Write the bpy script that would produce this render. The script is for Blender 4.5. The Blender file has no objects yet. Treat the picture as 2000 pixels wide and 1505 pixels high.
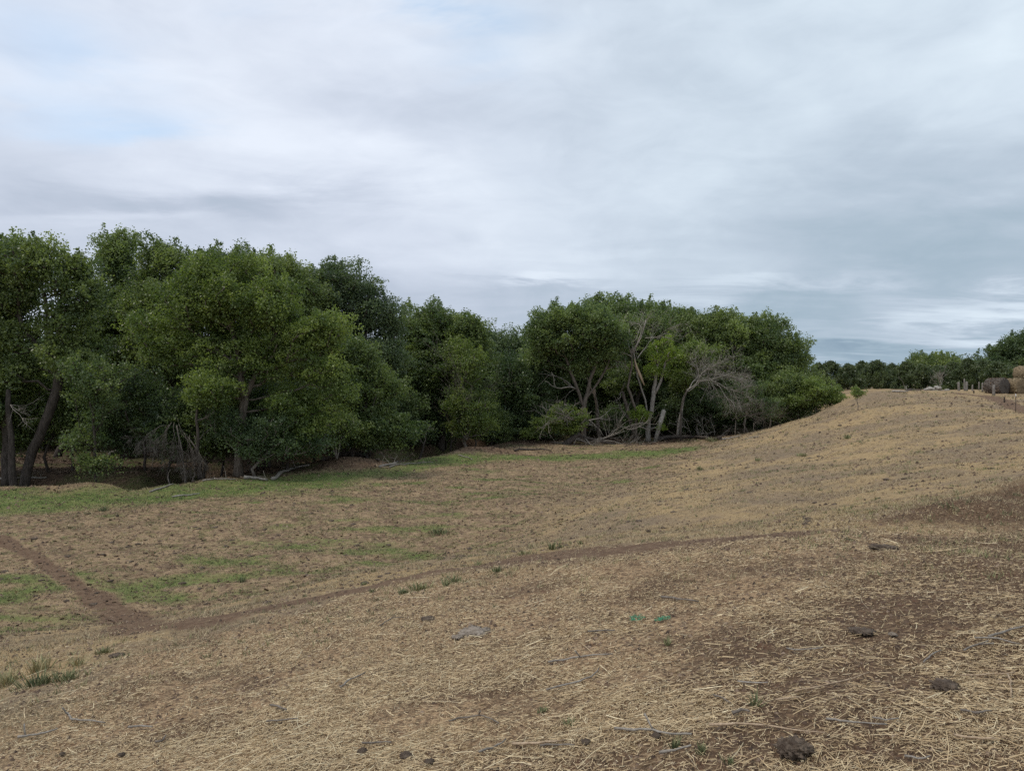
import bpy, math, random
import numpy as np
from mathutils import Vector

SC = bpy.context.scene
COL = SC.collection
R = math.radians
F = 1440.0          # focal length in photo pixels, horizon at row 748

# ------------------------------------------------------------------ camera
cam_d = bpy.data.cameras.new("camera")
cam = bpy.data.objects.new("camera", cam_d)
COL.objects.link(cam)
cam.location = (0, 0, 0)
cam.rotation_euler = (R(90 - 0.18), 0, 0)
cam_d.sensor_width = 36
cam_d.lens = 36 * F / 2000
cam_d.clip_start = 0.1
cam_d.clip_end = 6000
SC.camera = cam
SC.view_settings.view_transform = 'Standard'
SC.view_settings.look = 'None'
SC.view_settings.exposure = 0.25
SC.view_settings.gamma = 1.0
SC.cycles.use_denoising = False
SC.cycles.max_bounces = 8
SC.cycles.diffuse_bounces = 5
SC.cycles.transmission_bounces = 5

# ------------------------------------------------------------------ node helper
class NT:
    def __init__(s, tree):
        s.t = tree; s.n = tree.nodes; s.l = tree.links
    def node(s, typ, ins=None, **props):
        n = s.n.new(typ)
        for k, v in props.items(): setattr(n, k, v)
        if ins:
            for k, v in ins.items():
                s.put(n.inputs[k], v)
        return n
    def put(s, sock, v):
        if isinstance(v, bpy.types.NodeSocket): s.l.new(v, sock)
        else:
            if hasattr(sock.default_value, '__len__') and not hasattr(v, '__len__'):
                v = [v] * len(sock.default_value)
            if hasattr(sock.default_value, '__len__') and len(sock.default_value) == 4 and len(v) == 3:
                v = (*v, 1)
            sock.default_value = v
    def m(s, op, a, b=0.0, c=0.0, clamp=False):
        n = s.n.new('ShaderNodeMath'); n.operation = op; n.use_clamp = clamp
        s.put(n.inputs[0], a); s.put(n.inputs[1], b)
        if op in ('MULTIPLY_ADD', 'SMOOTH_MIN', 'SMOOTH_MAX'): s.put(n.inputs[2], c)
        return n.outputs[0]
    def mix(s, f, a, b, mode='MIX'):
        n = s.n.new('ShaderNodeMix'); n.data_type = 'RGBA'; n.blend_type = mode
        s.put(n.inputs[0], f); s.put(n.inputs[6], a); s.put(n.inputs[7], b)
        return n.outputs[2]
    def noise(s, vec, scale, detail=4, rough=0.55, dist=0.0):
        n = s.n.new('ShaderNodeTexNoise')
        s.put(n.inputs['Vector'], vec); s.put(n.inputs['Scale'], scale)
        n.inputs['Detail'].default_value = detail; n.inputs['Roughness'].default_value = rough
        n.inputs['Distortion'].default_value = dist
        return n.outputs[0]
    def mr(s, v, a, b, c=0.0, d=1.0, smooth=True):
        n = s.n.new('ShaderNodeMapRange')
        n.interpolation_type = 'SMOOTHSTEP' if smooth else 'LINEAR'
        for i, x in enumerate((v, a, b, c, d)): s.put(n.inputs[i], x)
        return n.outputs[0]
    def mapping(s, vec, scale=(1, 1, 1), rot=(0, 0, 0), loc=(0, 0, 0)):
        n = s.n.new('ShaderNodeMapping'); s.put(n.inputs[0], vec)
        n.inputs['Scale'].default_value = scale; n.inputs['Rotation'].default_value = rot
        n.inputs['Location'].default_value = loc
        return n.outputs[0]
    def attr(s, name):
        n = s.n.new('ShaderNodeAttribute'); n.attribute_name = name
        return n
    def sep(s, v):
        n = s.n.new('ShaderNodeSeparateXYZ'); s.put(n.inputs[0], v)
        return n.outputs
    def comb(s, x, y, z):
        n = s.n.new('ShaderNodeCombineXYZ')
        s.put(n.inputs[0], x); s.put(n.inputs[1], y); s.put(n.inputs[2], z)
        return n.outputs[0]

# ------------------------------------------------------------------ sky
SUN_EL, SUN_AZ = 58.0, -105.0      # azimuth from +y towards +x
wd = bpy.data.worlds.new("World"); SC.world = wd; wd.use_nodes = True
w = NT(wd.node_tree); w.n.clear()
sky = w.node('ShaderNodeTexSky', sky_type='NISHITA')
sky.sun_disc = False; sky.sun_elevation = R(SUN_EL); sky.sun_rotation = R(SUN_AZ)
geo = w.node('ShaderNodeTexCoord').outputs['Generated']
sx, sy, sz = w.sep(geo)
zc = w.m('MAXIMUM', sz, 0.0)
den = w.m('ADD', zc, 0.10)
pu = w.m('DIVIDE', sx, den); pv = w.m('DIVIDE', sy, den)
pl = w.comb(pu, pv, 0.0)
az = w.m('ARCTAN2', sx, sy); el = w.m('ARCSINE', sz)
# cloud sheet seen in perspective
n1 = w.noise(w.mapping(pl, (0.45, 0.8, 1), loc=(3.1, 1.7, 0)), 1.0, 7, 0.52, 0.25)
n2 = w.noise(w.mapping(pl, (0.9, 1.5, 1), loc=(7.3, 4.0, 2)), 1.0, 6, 0.58, 0.4)
n3 = w.noise(w.mapping(pl, (0.22, 0.30, 1), loc=(1.3, 9.0, 5)), 1.0, 3, 0.5, 0.0)
n4 = w.noise(w.comb(w.m('MULTIPLY', az, 3.6), w.m('MULTIPLY', el, 8.0), 0.7), 1.0, 7, 0.52, 0.6)
n5 = w.noise(w.comb(w.m('MULTIPLY', az, 9.0), w.m('MULTIPLY', el, 22.0), 4.7), 1.0, 6, 0.55, 0.5)
warp1 = w.m('MULTIPLY', w.m('SUBTRACT', n1, 0.5), 0.40)
warp2 = w.m('MULTIPLY', w.m('SUBTRACT', n2, 0.5), 0.16)
azw = w.m('ADD', az, warp1); elw = w.m('ADD', el, warp2)
def ang(px, py):
    x, z = (px - 1000) / F, (748 - py) / F
    return math.atan2(x, 1), math.atan2(z, math.hypot(x, 1))
def blob(px, py, wx, wy):
    a, e = ang(px, py)
    dx = w.m('DIVIDE', w.m('SUBTRACT', azw, a), wx / F)
    dy = w.m('DIVIDE', w.m('SUBTRACT', elw, e), wy / F)
    r2 = w.m('ADD', w.m('MULTIPLY', dx, dx), w.m('MULTIPLY', dy, dy))
    return w.m('EXPONENT', w.m('MULTIPLY', r2, -1.0))
val = w.m('MULTIPLY_ADD', w.m('SUBTRACT', n1, 0.5), 0.20, 0.775)
val = w.m('MULTIPLY_ADD', w.m('SUBTRACT', n2, 0.5), 0.10, val)
val = w.m('MULTIPLY_ADD', w.m('SUBTRACT', n4, 0.5), 0.34, val)
val = w.m('MULTIPLY_ADD', w.m('SUBTRACT', n5, 0.5), 0.26, val)
val = w.m('MULTIPLY_ADD', w.m('SUBTRACT', n3, 0.5), 0.15, val)
# (px, py, width, height, strength): darker undersides and brighter tops of this sky
for b in [(300, 410, 330, 40, -0.13), (730, 255, 210, 55, -0.10), (1900, 470, 260, 90, -0.22), (1330, 150, 220, 90, -0.09),
          (1700, 590, 420, 45, -0.15), (1750, 700, 600, 40, -0.30), (1000, 600, 500, 60, -0.10), (1750, 620, 90, 14, -0.12),
          (1450, 420, 380, 110, -0.06), (1850, 300, 200, 90, -0.08), (650, 500, 300, 60, -0.04),
          (1090, 530, 80, 22, 0.13), (1560, 545, 160, 16, 0.08), (400, 250, 380, 110, 0.10), (900, 90, 500, 110, 0.09),
          (760, 340, 160, 45, 0.09), (180, 440, 160, 16, 0.09), (1980, 600, 190, 34, 0.26), (1450, 560, 200, 24, 0.08), (600, 60, 300, 60, 0.05), (150, 90, 300, 90, 0.05), (500, 330, 300, 50, 0.07), (1200, 250, 300, 50, 0.05), (1150, 480, 140, 20, 0.05), (1060, 560, 120, 14, -0.10), (1250, 490, 200, 20, -0.05), (1980, 100, 110, 180, 0.06), (1300, 330, 260, 60, 0.05)]:
    val = w.m('MULTIPLY_ADD', blob(*b[:4]), b[4] * 1.25, val)
val = w.m('MULTIPLY_ADD', w.mr(el, 0.0, 0.20, 1.0, 0.0), -0.10, val, clamp=False)
ramp = w.node('ShaderNodeValToRGB')
w.put(ramp.inputs[0], val)
cr = ramp.color_ramp
cr.elements[0].position = 0.12; cr.elements[0].color = (0.13, 0.20, 0.30, 1)
cr.elements[1].position = 0.98; cr.elements[1].color = (0.715, 0.775, 0.865, 1)
e = cr.elements.new(0.40); e.color = (0.33, 0.41, 0.50, 1)
e = cr.elements.new(0.60); e.color = (0.455, 0.515, 0.615, 1)
e = cr.elements.new(0.78); e.color = (0.585, 0.645, 0.745, 1)
# a lilac cast on the left of the sheet, a blue grey one on the right
side = w.mr(az, -0.25, 0.35)
tint = w.mix(side, (1.005, 1.0, 1.005, 1), (0.965, 1.01, 0.995, 1))
cloud = w.mix(1.0, ramp.outputs[0], tint, 'MULTIPLY')
cloud10 = w.mix(1.0, cloud, (9.6, 9.6, 9.6, 1), 'MULTIPLY')
# thin places where the blue shows
gap = 0.0
for b in [(150, 215, 200, 30, 0.5), (920, 120, 90, 60, 0.35), (780, 8, 180, 26, 1.0), (950, 255, 60, 40, 0.3), (60, 60, 150, 60, 0.4), (560, 20, 150, 30, 0.5)]:
    gap = w.m('MULTIPLY_ADD', blob(*b[:4]), b[4], gap)
gap = w.m('MULTIPLY', gap, w.mr(n2, 0.40, 0.60), clamp=True)
skyb = w.mix(1.0, sky.outputs[0], (2.0, 2.0, 2.0, 1), 'MULTIPLY')
final = w.mix(gap, cloud10, w.mix(0.5, skyb, (3.9, 5.8, 7.2, 1)))
# below the horizon: dull ground tone
final = w.mix(w.mr(sz, -0.04, -0.01), (1.6, 1.4, 1.1, 1), final)
bg = w.node('ShaderNodeBackground', {'Color': final, 'Strength': 0.1})
wo = w.node('ShaderNodeOutputWorld', {'Surface': bg.outputs[0]})
wd.cycles.sampling_method = 'MANUAL'; wd.cycles.sample_map_resolution = 512

sd = bpy.data.lights.new("sun", 'SUN'); sun = bpy.data.objects.new("sun", sd); COL.objects.link(sun)
sd.energy = 1.5; sd.angle = R(10); sd.color = (1.0, 0.93, 0.82)
sdir = Vector((math.sin(R(SUN_AZ)) * math.cos(R(SUN_EL)), math.cos(R(SUN_AZ)) * math.cos(R(SUN_EL)), math.sin(R(SUN_EL))))
sun.rotation_euler = sdir.to_track_quat('Z', 'Y').to_euler()

# ------------------------------------------------------------------ noise in numpy
def _h(i, j, s):
    i = i.astype(np.uint64); j = j.astype(np.uint64)
    h = (i * np.uint64(374761393) + j * np.uint64(668265263) + np.uint64(s * 2654435761 + 12345)) & np.uint64(0xffffffff)
    h = ((h ^ (h >> np.uint64(13))) * np.uint64(1274126177)) & np.uint64(0xffffffff)
    h = h ^ (h >> np.uint64(16))
    return (h & np.uint64(0xffff)).astype(np.float64) / 65535.0
def vnoise(x, y, s=0):
    x = x + 5000.0; y = y + 5000.0
    i = np.floor(x); j = np.floor(y); fx = x - i; fy = y - j
    fx = fx * fx * (3 - 2 * fx); fy = fy * fy * (3 - 2 * fy)
    i = i.astype(np.int64); j = j.astype(np.int64)
    a = _h(i, j, s); b = _h(i + 1, j, s); c = _h(i, j + 1, s); d = _h(i + 1, j + 1, s)
    return (a * (1 - fx) + b * fx) * (1 - fy) + (c * (1 - fx) + d * fx) * fy
def fbm(x, y, s=0, o=4):
    t = 0; a = 0.5; n = 0
    for k in range(o):
        t = t + a * vnoise(x * 2 ** k, y * 2 ** k, s + k); n += a; a *= 0.5
    return t / n

# ------------------------------------------------------------------ terrain heights (eye at z = 0, x right, y ahead)
CT = []
for yy in (-12, -4, 0, 3, 6, 9):
    for xx in (-14, -8, -4, 0, 4, 8, 14):
        CT.append((xx, yy, -1.6 + 0.145 * max(xx, -9) * (0.5 if xx > 6 else 1) - (0.10 if yy > 0 else 0.03) * yy))
CT += [(-60, 20, -6), (-30, 30, -6), (-14, 17.5, -5.9), (-11.5, 17.5, -5.85), (-14, 25, -6), (-5, 30, -6), (-2, 25, -5.85), (0, 30, -5.75),
       (0, 45, -6), (6, 44, -5.87), (12, 58, -5.9), (5, 70, -6), (20, 75, -5.8), (-20, 50, -6), (-40, 80, -6), (0, 100, -6), (30, 115, -6.1),
       (22, 92, -6), (-30, 42, -6), (-10, 55, -6), (-60, 60, -6), (-25, 100, -6), (-45, 40, -6), (-6.9, 20, -5.7), (-20, 12, -5.6), (-20, 0, -4.6), (-30, -10, -5.5),
       (-5.3, 19, -5.17), (-9.5, 17, -5.6), (-6.7, 24, -5.92), (0, 10, -2.58), (0, 20, -4.45), (0, 14.5, -3.45),
       (1.45, 10.4, -2.43), (2.4, 17, -3.55), (3.6, 26, -4.55), (5, 36, -5.35),
       (2.9, 10.4, -2.22), (4.7, 17, -3.35), (6.7, 24, -3.87), (9.7, 35, -4.42), (13.9, 50, -4.93), (19.5, 70, -5.65),
       (4.6, 11, -2.2), (10, 24, -3.37), (14.6, 35, -3.7), (20.8, 50, -3.9), (28.3, 68, -3.4), (35.5, 80, -2.05), (31.5, 82, -4.6), (33, 90, -5.3), (36, 105, -3.5),
       (7.3, 15, -2.6), (14.6, 30, -3.2), (20.4, 42, -3.0), (28.2, 58, -2.1), (38, 78, -1.0),
       (8.3, 12, -1.85), (11.8, 17, -2.25), (19.4, 28, -2.37), (27.8, 40, -1.95), (38.2, 55, -1.5), (55.5, 80, -1.0),
       (45, 95, -1.25), (60, 110, -1.5), (42, 110, -1.5), (80, 60, -1.0), (60, 30, -1.2), (40, 20, -1.2), (30, 0, -0.6), (40, -20, 0), (90, 130, -1.8), (50, 150, -2.2), (100, 30, -0.8),
       (-100, 100, -6), (0, 160, -6), (-80, -20, -6), (0, -30, -0.8), (100, -30, 0)]
CT = np.array(CT, float)
_c2 = 3.0 ** 2
def _phi(ax, ay, bx, by): return np.sqrt((ax - bx) ** 2 + (ay - by) ** 2 + _c2)
_A = _phi(CT[:, 0][:, None], CT[:, 1][:, None], CT[:, 0][None], CT[:, 1][None])
_n = len(CT)
_M = np.zeros((_n + 3, _n + 3)); _M[:_n, :_n] = _A - np.eye(_n) * 0.05
_M[:_n, _n] = 1; _M[:_n, _n + 1] = CT[:, 0]; _M[:_n, _n + 2] = CT[:, 1]; _M[_n:, :_n] = _M[:_n, _n:].T
_W = np.linalg.solve(_M, np.concatenate([CT[:, 2], [0, 0, 0]]))
def seg_dist(x, y, pts):
    best = np.full(np.shape(x), 1e9)
    for (ax, ay), (bx, by) in zip(pts[:-1], pts[1:]):
        dx, dy = bx - ax, by - ay
        t = np.clip(((x - ax) * dx + (y - ay) * dy) / (dx * dx + dy * dy + 1e-9), 0, 1)
        best = np.minimum(best, np.hypot(x - ax - t * dx, y - ay - t * dy))
    return best
CREEK = [(-70, 47), (-40, 46.5), (-28, 46.3), (-22.6, 46.0), (-20.5, 53), (-17, 59), (-10.5, 59), (-7.2, 66), (-2.7, 78), (5, 85), (18, 88), (40, 125), (60, 200)]
def bump(x, y, cx, cy, sx_, sy_, h): return h * np.exp(-((x - cx) / sx_) ** 2 - ((y - cy) / sy_) ** 2)
def ground_z(x, y, fine=True):
    x = np.asarray(x, float); y = np.asarray(y, float)
    sh = x.shape; x = x.ravel(); y = y.ravel()
    r = np.hypot(x, y - 40)
    k = np.where(r > 110, 110 / np.maximum(r, 1), 1.0)
    qx, qy = x * k, (y - 40) * k + 40
    z = _W[_n] + _W[_n + 1] * qx + _W[_n + 2] * qy
    for i in range(_n):
        z = z + _W[i] * np.sqrt((qx - CT[i, 0]) ** 2 + (qy - CT[i, 1]) ** 2 + _c2)
    d = seg_dist(x, y, CREEK)
    z = z - 1.25 * np.exp(-(d / 2.3) ** 4)
    z = z + bump(x, y, -11.6, 52.5, 2.6, 1.8, 0.75) + bump(x, y, -4.2, 64.5, 4.5, 3.0, 0.45) + bump(x, y, -24.4, 42.6, 1.6, 0.9, 0.22)
    z = z + bump(x, y, -19.5, 41.8, 1.4, 0.8, 0.18) - bump(x, y, -21.6, 43.2, 1.1, 1.4, 0.5) - bump(x, y, 49, 71, 9, 9, 0.42)
    z = z + bump(x, y, 6.9, 11.3, 1.1, 0.6, 0.20) + bump(x, y, 9.4, 12.3, 1.9, 0.7, 0.34)
    z = z + (fbm(x / 9, y / 9, 3, 3) - 0.5) * 0.35 * np.clip((np.hypot(x, y) - 6) / 20, 0, 1)
    z = z + (fbm(x / 3.2, y / 3.2, 5, 3) - 0.5) * 0.34 * np.clip((np.hypot(x, y) - 12) / 14, 0, 1)
    if fine:
        z = z + (fbm(x / 1.3, y / 1.3, 11, 4) - 0.5) * 0.17 + (fbm(x / 0.22, y / 0.22, 21, 3) - 0.5) * 0.034
    return z.reshape(sh)
def gz(x, y): return float(ground_z(np.array([x]), np.array([y]))[0])
_ds = np.concatenate([np.arange(2.0, 12, 0.04), np.arange(12, 130, 0.12)])
def spot(px, py, dmax=130):
    """where a line of sight meets the ground"""
    u, v = (px - 1000) / F, (748 - py) / F
    g = ground_z(u * _ds, _ds)
    hit = np.where(v * _ds < g)[0]
    d = _ds[hit[0]] if len(hit) else dmax
    return Vector((u * d, d, gz(u * d, d)))
def at(px, py, d): return Vector(((px - 1000) / F * d, d, (748 - py) / F * d))

# ------------------------------------------------------------------ object helpers
def tag(o, label=None, cat=None, group=None, kind=None):
    if label: o['label'] = label
    if cat: o['category'] = cat
    if group: o['group'] = group
    if kind: o['kind'] = kind
    return o
def empty(name, loc, label, cat, group=None):
    o = bpy.data.objects.new(name, None); COL.objects.link(o); o.location = loc
    return tag(o, label, cat, group)
def mesh_np(name, verts, faces, mat, parent=None, tint=None, smooth=False, loc=None):
    """faces: (n,3|4) array or list of such arrays"""
    me = bpy.data.meshes.new(name)
    verts = np.asarray(verts, np.float32)
    if loc is not None: verts = verts - np.array(loc, np.float32)
    if not isinstance(faces, list): faces = [faces]
    faces = [np.asarray(f, np.int32) for f in faces if len(f)]
    nv = len(verts); nf = sum(len(f) for f in faces); nl = sum(f.size for f in faces)
    me.vertices.add(nv); me.vertices.foreach_set('co', verts.ravel())
    me.loops.add(nl); me.loops.foreach_set('vertex_index', np.concatenate([f.ravel() for f in faces]))
    me.polygons.add(nf)
    tot = np.concatenate([np.full(len(f), f.shape[1], np.int32) for f in faces])
    st = np.concatenate([[0], np.cumsum(tot)[:-1]]).astype(np.int32)
    me.polygons.foreach_set('loop_start', st); me.polygons.foreach_set('loop_total', tot)
    me.update(calc_edges=True)
    if tint is not None:
        a = me.attributes.new('tint', 'FLOAT', 'FACE'); a.data.foreach_set('value', np.asarray(tint, np.float32))
    if smooth: me.polygons.foreach_set('use_smooth', np.ones(nf, bool))
    me.materials.append(mat)
    o = bpy.data.objects.new(name, me); COL.objects.link(o)
    if parent is not None: o.parent = parent
    if loc is not None and parent is None: o.location = loc
    return o

def tube(pts, rad, sides=6, cap=True, rough=0.0, rng=None):
    """verts, quads of a tapered tube along pts"""
    pts = np.asarray(pts, float); n = len(pts)
    rad = np.asarray(rad, float) if np.ndim(rad) else np.full(n, float(rad))
    tg = np.gradient(pts, axis=0); tg /= np.linalg.norm(tg, axis=1)[:, None] + 1e-9
    up = np.array([0.31, 0.17, 0.94]) if abs(tg[0][2]) < 0.8 else np.array([0.9, 0.3, 0.1])
    V = []
    a = np.linspace(0, 2 * np.pi, sides, endpoint=False)
    for i in range(n):
        s_ = np.cross(tg[i], up); s_ /= np.linalg.norm(s_) + 1e-9
        up = np.cross(s_, tg[i])
        rr = rad[i] * (1 + (rng.uniform(-rough, rough, sides) if rough else 0))
        V.append(pts[i] + np.outer(np.cos(a) * rr, s_) + np.outer(np.sin(a) * rr, up))
    V = np.concatenate(V)
    i0 = np.arange(n - 1)[:, None] * sides; k = np.arange(sides)[None]; k2 = (k + 1) % sides
    Q = np.stack([i0 + k, i0 + k2, i0 + sides + k2, i0 + sides + k], -1).reshape(-1, 4)
    T = np.zeros((0, 3), int)
    if cap:
        c0, c1 = len(V), len(V) + 1
        V = np.concatenate([V, pts[:1], pts[-1:]])
        kk = np.arange(sides)
        T = np.concatenate([np.stack([np.full(sides, c0), (kk + 1) % sides, kk], 1),
                            np.stack([np.full(sides, c1), (n - 1) * sides + kk, (n - 1) * sides + (kk + 1) % sides], 1)])
    return V, Q, T
class MB:
    def __init__(s): s.V = []; s.Q = []; s.T = []; s.n = 0
    def add(s, V, Q=None, T=None):
        s.V.append(V)
        if Q is not None and len(Q): s.Q.append(np.asarray(Q) + s.n)
        if T is not None and len(T): s.T.append(np.asarray(T) + s.n)
        s.n += len(V)
    def tube(s, pts, rad, sides=6, cap=True, rough=0.0, rng=None): s.add(*tube(pts, rad, sides, cap, rough, rng))
    def build(s, name, mat, parent=None, smooth=True, loc=None):
        F_ = []
        if s.Q: F_.append(np.concatenate(s.Q))
        if s.T: F_.append(np.concatenate(s.T))
        return mesh_np(name, np.concatenate(s.V), F_, mat, parent, smooth=smooth, loc=loc)

# ------------------------------------------------------------------ materials
def new_mat(name):
    m = bpy.data.materials.new(name); m.use_nodes = True
    t = NT(m.node_tree); t.n.clear()
    out = t.node('ShaderNodeOutputMaterial')
    return m, t, out
def leaf_mat(name, dark, light, trans=0.3, rough=0.42):
    m, t, out = new_mat(name)
    ti = t.attr('tint').outputs['Fac']
    oi = t.node('ShaderNodeObjectInfo').outputs['Random']
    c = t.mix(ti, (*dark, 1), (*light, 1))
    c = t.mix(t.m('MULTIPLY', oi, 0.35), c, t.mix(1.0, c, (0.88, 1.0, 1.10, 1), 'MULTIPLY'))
    b = t.node('ShaderNodeBsdfPrincipled', {'Base Color': c, 'Roughness': rough, 'Specular IOR Level': 0.5})
    tr = t.node('ShaderNodeBsdfTranslucent', {'Color': t.mix(1.0, c, (1.25, 1.35, 0.75, 1), 'MULTIPLY')})
    mx = t.node('ShaderNodeMixShader', {0: trans, 1: b.outputs[0], 2: tr.outputs[0]})
    t.l.new(mx.outputs[0], out.inputs[0])
    return m
def rough_mat(name, c1, c2, scale=6, stretch=(1, 1, 1), bumpd=0.02, c3=None):
    m, t, out = new_mat(name)
    co = t.mapping(t.node('ShaderNodeTexCoord').outputs['Object'], stretch)
    a = t.noise(co, scale, 6, 0.65); b_ = t.noise(co, scale * 5.3, 4, 0.6)
    c = t.mix(t.mr(a, 0.35, 0.65), (*c1, 1), (*c2, 1))
    if c3: c = t.mix(t.mr(t.noise(co, scale * 0.35, 3), 0.52, 0.62), c, (*c3, 1))
    c = t.mix(t.mr(b_, 0.3, 0.7, 0.0, 0.45), c, t.mix(1.0, c, (0.45, 0.43, 0.42, 1), 'MULTIPLY'))
    bp = t.node('ShaderNodeBump', {'Strength': 0.9, 'Distance': bumpd, 'Height': t.m('ADD', a, t.m('MULTIPLY', b_, 0.5))})
    b = t.node('ShaderNodeBsdfPrincipled', {'Base Color': c, 'Roughness': 0.9, 'Specular IOR Level': 0.15, 'Normal': bp.outputs[0]})
    t.l.new(b.outputs[0], out.inputs[0])
    return m
def tint_mat(name, stops, rough=0.8):
    m, t, out = new_mat(name)
    rp = t.node('ShaderNodeValToRGB'); t.put(rp.inputs[0], t.attr('tint').outputs['Fac'])
    els = rp.color_ramp.elements
    els[0].position, els[0].color = stops[0][0], (*stops[0][1], 1)
    els[1].position, els[1].color = stops[-1][0], (*stops[-1][1], 1)
    for p_, c_ in stops[1:-1]:
        e_ = els.new(p_); e_.color = (*c_, 1)
    b = t.node('ShaderNodeBsdfPrincipled', {'Base Color': rp.outputs[0], 'Roughness': rough, 'Specular IOR Level': 0.2})
    t.l.new(b.outputs[0], out.inputs[0])
    return m
M = {}
M['cotton'] = leaf_mat('cottonwood_leaf', (0.086, 0.126, 0.052), (0.250, 0.298, 0.100), 0.43)
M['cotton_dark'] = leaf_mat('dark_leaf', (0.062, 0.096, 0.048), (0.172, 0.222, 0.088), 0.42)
M['cotton_bright'] = leaf_mat('bright_leaf', (0.104, 0.148, 0.046), (0.285, 0.335, 0.092), 0.46)
M['yellow'] = leaf_mat('yellow_green_leaf', (0.11, 0.16, 0.030), (0.27, 0.34, 0.06), 0.46)
M['greyleaf'] = leaf_mat('grey_green_leaf', (0.080, 0.112, 0.064), (0.195, 0.240, 0.120), 0.44)
M['cedar'] = leaf_mat('cedar_leaf', (0.055, 0.080, 0.036), (0.150, 0.175, 0.075), 0.38)
M['bark'] = rough_mat('bark', (0.105, 0.085, 0.068), (0.21, 0.175, 0.145), 3.0, (3, 3, 0.6), 0.04)
M['bark_dark'] = rough_mat('dark_bark', (0.055, 0.046, 0.040), (0.12, 0.10, 0.085), 3.0, (3, 3, 0.6), 0.04)
M['bleached'] = rough_mat('bleached_wood', (0.28, 0.25, 0.215), (0.42, 0.385, 0.34), 4.0, (2, 2, 0.6), 0.02)
M['greywood'] = rough_mat('grey_wood', (0.20, 0.178, 0.155), (0.34, 0.31, 0.27), 4.0, (2, 2, 1), 0.02)
M['twig'] = rough_mat('twig', (0.13, 0.112, 0.095), (0.24, 0.21, 0.18), 7.0)
M['splitwood'] = rough_mat('split_wood', (0.36, 0.26, 0.17), (0.52, 0.40, 0.28), 3.0, (4, 4, 0.4), 0.02)
M['straw'] = tint_mat('straw', [(0.0, (0.17, 0.115, 0.072)), (0.35, (0.45, 0.33, 0.19)), (0.7, (0.60, 0.475, 0.29)), (1.0, (0.78, 0.67, 0.45))], 0.65)
M['drygrass'] = tint_mat('dry_grass', [(0.0, (0.17, 0.13, 0.085)), (0.5, (0.33, 0.265, 0.165)), (1.0, (0.50, 0.42, 0.26))])
M['grass'] = tint_mat('green_grass', [(0.0, (0.055, 0.095, 0.028)), (0.6, (0.10, 0.155, 0.048)), (1.0, (0.26, 0.26, 0.12))])
M['litter'] = tint_mat('litter', [(0.0, (0.045, 0.030, 0.022)), (0.5, (0.11, 0.07, 0.048)), (1.0, (0.27, 0.20, 0.145))])
M['weed'] = tint_mat('weed', [(0.0, (0.11, 0.13, 0.065)), (0.6, (0.24, 0.24, 0.12)), (1.0, (0.42, 0.36, 0.20))])
M['dung'] = rough_mat('dried_dung', (0.075, 0.055, 0.042), (0.17, 0.132, 0.10), 14.0, (1, 1, 1), 0.02)
M['paledung'] = rough_mat('pale_dung', (0.20, 0.165, 0.13), (0.36, 0.305, 0.25), 14.0, (1, 1, 1), 0.02)
M['hay'] = rough_mat('hay', (0.16, 0.12, 0.075), (0.28, 0.215, 0.135), 5.0, (1, 1, 3), 0.05)
M['oldhay'] = rough_mat('old_hay', (0.080, 0.068, 0.060), (0.155, 0.135, 0.115), 5.0, (1, 1, 3), 0.05)
M['postwood'] = rough_mat('post_wood', (0.17, 0.155, 0.14), (0.31, 0.285, 0.255), 6.0, (4, 4, 0.7), 0.01)
M['darkpost'] = rough_mat('dark_post', (0.05, 0.042, 0.036), (0.10, 0.08, 0.065), 6.0, (4, 4, 0.7), 0.01)
M['rock'] = rough_mat('pale_rock', (0.30, 0.28, 0.25), (0.50, 0.47, 0.42), 4.0)
M['white'] = rough_mat('white_paint', (0.6, 0.6, 0.58), (0.8, 0.8, 0.78), 8.0)
M['net'] = tint_mat('green_twine', [(0.0, (0.03, 0.20, 0.10)), (1.0, (0.14, 0.42, 0.26))], 0.5)

# ------------------------------------------------------------------ ground sheet
rs = [0.3, 0.8, 1.3]
r_ = 1.7
while r_ < 2500:
    rs.append(r_)
    if r_ < 20: r_ *= 1.0075
    elif r_ < 95: r_ += max(0.11, r_ * 0.0052)
    elif r_ < 250: r_ *= 1.03
    else: r_ *= 1.1
rs = np.array(rs)
front = np.linspace(R(-44), R(44), 900)
rear = np.linspace(R(44), R(316), 150)[1:-1]
az_ = np.concatenate([front, rear]); na = len(az_); nr = len(rs)
RR, AA = np.meshgrid(rs, az_, indexing='ij')
gx, gy = (RR * np.sin(AA)).ravel(), (RR * np.cos(AA)).ravel()
gzv = ground_z(gx, gy)
gzv = np.where(np.hypot(gx, gy) > 400, np.minimum(gzv, -2.5), gzv)
gv = np.stack([gx, gy, gzv], 1)
i0 = np.arange(nr - 1)[:, None] * na; k = np.arange(na)[None]; k2 = (k + 1) % na
gq = np.stack([i0 + k, i0 + na + k, i0 + na + k2, i0 + k2], -1).reshape(-1, 4)
gv = np.concatenate([gv, [[0, 0, gz(0, 0)]]])
kk = np.arange(na)
gt = np.stack([np.full(na, nr * na), kk, (kk + 1) % na], 1)

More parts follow.
